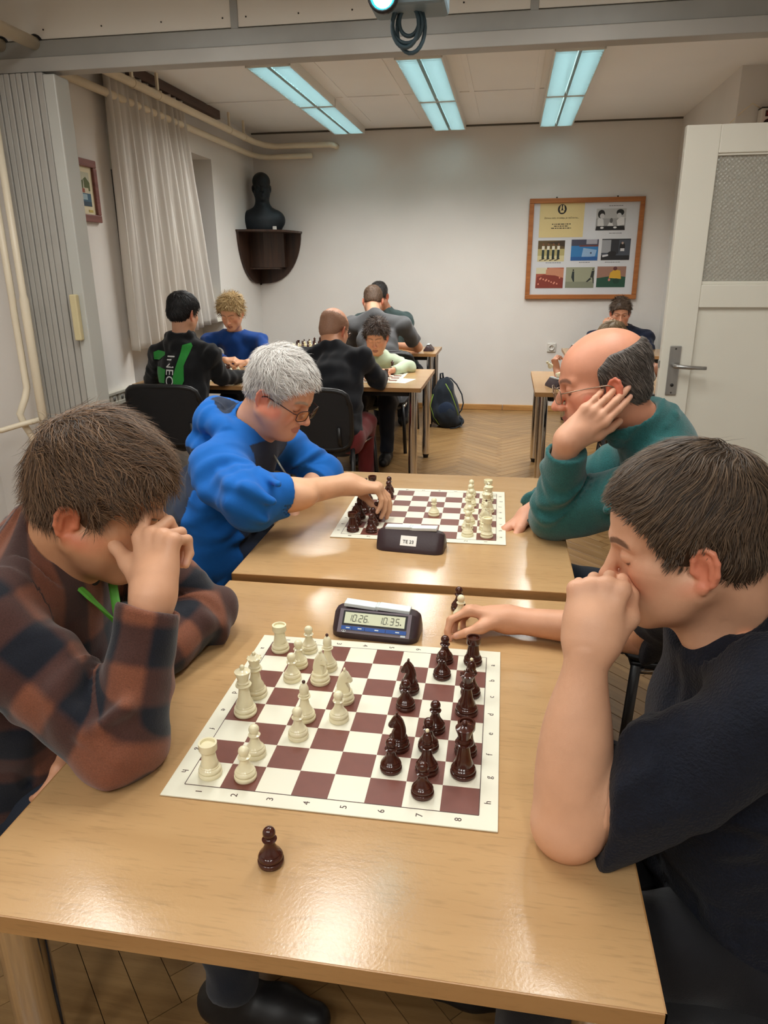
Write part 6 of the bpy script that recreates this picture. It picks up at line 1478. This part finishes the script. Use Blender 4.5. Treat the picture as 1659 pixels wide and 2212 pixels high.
# child in the mint hoodie
figure('child with dark curly hair in a pale mint hoodie, eyes lowered', (-0.948, 5.34, 0.896), (.0, -.90, -.36), (-0.967, 5.44, 0.751), (-0.827, 5.42, 0.707), (-1.103, 5.42, 0.703), (-.96, 5.62, .42),
  ((-0.691, 5.24, 0.697), (-0.795, 5.06, 0.69), (-.9, -.2, -.05), (0, .3, -.9), 1), ((-1.064, 5.24, 0.665), (-0.89, 5.04, 0.691), (.9, -.2, -.05), (0, .3, -.9), -1), cloth('mint_sweatshirt', (190, 206, 178)), (228, 170, 140),
  (.013, .066, -.055, 1800, .032, ((34, 24, 20), (92, 70, 54)), CROWN, dict(wave=1.2, wfreq=130, lift=.020, top=.002, jit=.45, clump=1.1, width=.0028)), JEANS, (0, -1, 0), .96, build=.84, hood=True, top_name='hoodie', seed=5, nose=.85)
# man in the grey T-shirt, leaning on the far table
figure('man in a grey T-shirt seen from behind, elbows on the far table', (-1.158, 6.38, 1.105), (-.05, .84, -.54), (-1.122, 6.22, 0.992), (-1.312, 6.24, 0.913), (-0.866, 6.2, 0.918), (-1.02, 6.06, .42),
  ((-1.363, 6.46, 0.695), (-1.22, 6.56, .80), (.3, .0, .9), (0.3, .9, 0), 1), ((-0.776, 6.44, 0.711), (-.98, 6.58, .71), (-.9, .1, .1), (0, 0, -1), -1), cloth('grey_t_shirt_jersey', (92, 92, 94)), (214, 164, 138),
  (.005, .07, -.045, 1200, .012, ((70, 52, 40), (128, 102, 82)), CROWN, dict(lift=.002)), JEANS, (0, 1, 0), 1.0, sleeves=('short', 'short'), build=1.08, top_name='t_shirt', seed=6)
# man in the dark green shirt behind him, facing us
figure('dark-haired man in a grey-green shirt bent over the far table, half hidden', (-1.213, 6.98, 1.122), (-.12, -.80, -.58), (-1.152, 7.06, 0.983), (-0.95, 7.06, 0.906), (-1.424, 7.06, 0.904), (-.98, 7.1, .42),
  ((-0.896, 6.92, 0.747), (-.84, 6.80, .70), (-.8, -.3, 0), (0, 0, -1), 1), None, cloth('grey_green_shirt', (66, 82, 82)), (206, 150, 124),
  (.007, .074, -.06, 900, .02, ((24, 22, 22), (64, 58, 56)), CROWN, {}), JEANS, (0, -1, 0), 1.0, build=.98, top_name='shirt', seed=7, legargs=dict(reach=.30, foot=False))
# youth in navy under the notice board
figure('youth in a navy hoodie under the notice board, hand over his mouth', (0.996, 7, 0.975), (-.06, -.93, -.30), (1.042, 7.08, 0.822), (1.265, 7.08, 0.758), (0.788, 7.08, 0.754), (1.0, 7.08, .42),
  ((1.285, 6.92, 0.58), (.98, 6.78, .73), (-.7, -.3, .2), (0, 0, -1), 1), ((0.69, 6.86, 0.683), (.84, 6.80, .84), (.3, .1, .9), (.3, .9, 0), -1), cloth('navy_sweatshirt', (26, 34, 56)), (214, 160, 134),
  (.009, .070, -.055, 1500, .030, ((48, 36, 30), (120, 98, 78)), CROWN, dict(top=.006, lift=.018, jit=.4, clump=.9, width=.0026)), DARKTR, (0, -1, 0), 1.0, build=.98, hood=True, top_name='hoodie', eyes=(70, 56, 44), closed=False, seed=8, legargs=dict(reach=.28, foot=False))
# child in the white T-shirt hidden behind the man in teal
figure('blond child in a white T-shirt mostly hidden behind the balding man', (0.607, 4.52, 0.944), (-.10, .93, -.30), (0.613, 4.44, 0.824), (0.477, 4.44, 0.754), (0.759, 4.4, 0.765), (.80, 4.20, .42),
  ((0.353, 4.62, 0.661), (0.319, 4.72, 0.755), (-.25, .25, .9), (.7, .5, .2), 1), ((0.861, 4.42, 0.804), (0.733, 4.62, 0.88), (-.8, .3, .3), (0, 0, -1), 1), cloth('white_t_shirt_jersey', (222, 222, 218)), (206, 146, 116),
  (.012, .07, -.06, 900, .035, ((96, 76, 52), (176, 148, 108)), CROWN, {}), JEANS, (0, 1, 0), .97, sleeves=('short', 'short'), build=.86, top_name='t_shirt', handcurl=(55, 60, 35), seed=9)
piece('pawn', 'white', (0.277, 4.66, 0.786), 0, 'ivory pawn held between the fingers of the hidden child', 'loose pieces', 0, (.6, -.7))
piece('bishop', 'white', (0.316, 4.64, 0.732), 0, 'ivory bishop gripped in the raised hand of the hidden child', 'loose pieces', 0, (-.3, .9))
# ------------------------------------------------------------------ bust on the corner shelf
BR = mat('dark_patinated_bronze', (32, 40, 46), .5, .35, noise=(12, .15), bump=(60, .2))
bp_ = V3(-2.36, 7.16, 1.718); Hq = Head(bp_+V3(.0, .0, .385), (.35, -.93, -.05), scale=1.0)
P = head_prims(Hq, bp_+V3(0, 0, .19), .058, .075, closed=True, nose=1.05)
P += [Hq.ell((0, -.02, .05), (.084, .104, .083), .01), Hq.ell((0, .02, -.11), (.035, .04, .05), .03)]
lat = nrm(V3(.93, .35, 0)); Rb = frame(lat, (0, 0, 1))
P += [ell(bp_+V3(0, 0, .09), (.19, .115, .13), .05, 0, Rb), cap(bp_-lat*.13+V3(0, 0, .10), bp_+lat*.13+V3(0, 0, .10), .075, .075, .04), ell(bp_+V3(0, 0, .02), (.165, .11, .10), .03, 0, Rb), plane(bp_+V3(0, 0, .003), (0, 0, -1), .5, .002)]
V, F = nets(P, .005); rb = empty('bust', tuple(bp_), label='dark bronze bust of a man on the corner shelf', cat='sculpture'); np_mesh('figure', V, F, BR, root=rb)
MB().box(.13, .165, -.135, -.115, 0, .035, .004).build('paper_tag', PAPER, rb)
# ------------------------------------------------------------------ backpack on the floor
BGB = cloth('backpack_nylon', (30, 38, 48), bump=(300, .2)); BGN = cloth('backpack_navy', (26, 40, 62))
bg = empty('backpack', (-.50, 6.50, 0), label='dark backpack with lime green piping leaning by the table legs', cat='backpack')
R_ = rotm('y', .16)
V, F = nets([ell((-.03, 0, .15), (.135, .10, .15), 0, 0, R_), ell((-.045, 0, .30), (.095, .085, .15), .06, 0, R_), ell((-.01, -.05, .12), (.11, .08, .11), .03), ell((.02, 0, .05), (.13, .10, .06), .04), plane((0, 0, .003), (0, 0, -1), .5, .003)], .008, waves(3, 8, 30, .006)); o = np_mesh('bag', V, F, BGB); o.parent = bg
V, F = nets([ell((-.015, -.085, .14), (.085, .04, .10), 0, 0, R_)], .007); o = np_mesh('front_pocket', V, F, BGN); o.parent = bg
MB().tube([(-.03, .02, .44), (.02, .02, .43), (.07, .02, .38), (.12, .02, .29), (.135, .02, .21), (.12, .02, .15), (.10, .02, .12)], .018, 8, flat=.35).build('shoulder_strap', BGB, bg, True)
MB().tube([(-.075, .0, .43), (-.075, 0, .475), (-.055, 0, .48), (-.05, 0, .44)], .009, 6).build('grab_loop', BGB, bg, True)
LIME = mat('lime_piping', (120, 150, 50), .6)
MB().tube([(-.02, -.088, .40), (.03, -.10, .32), (.07, -.10, .22), (.10, -.09, .12)], .004, 6).build('piping', LIME, bg, True); MB().tube([(-.13, -.06, .30), (-.155, -.075, .2), (-.12, -.085, .1), (-.07, -.09, .03)], .004, 6).build('piping', LIME, bg, True)
MB().tube([(.09, -.03, .10), (.14, -.05, .08), (.13, -.08, .03), (.08, -.11, .01), (.03, -.12, .006)], .005, 6).build('loose_strap', BGB, bg, True)
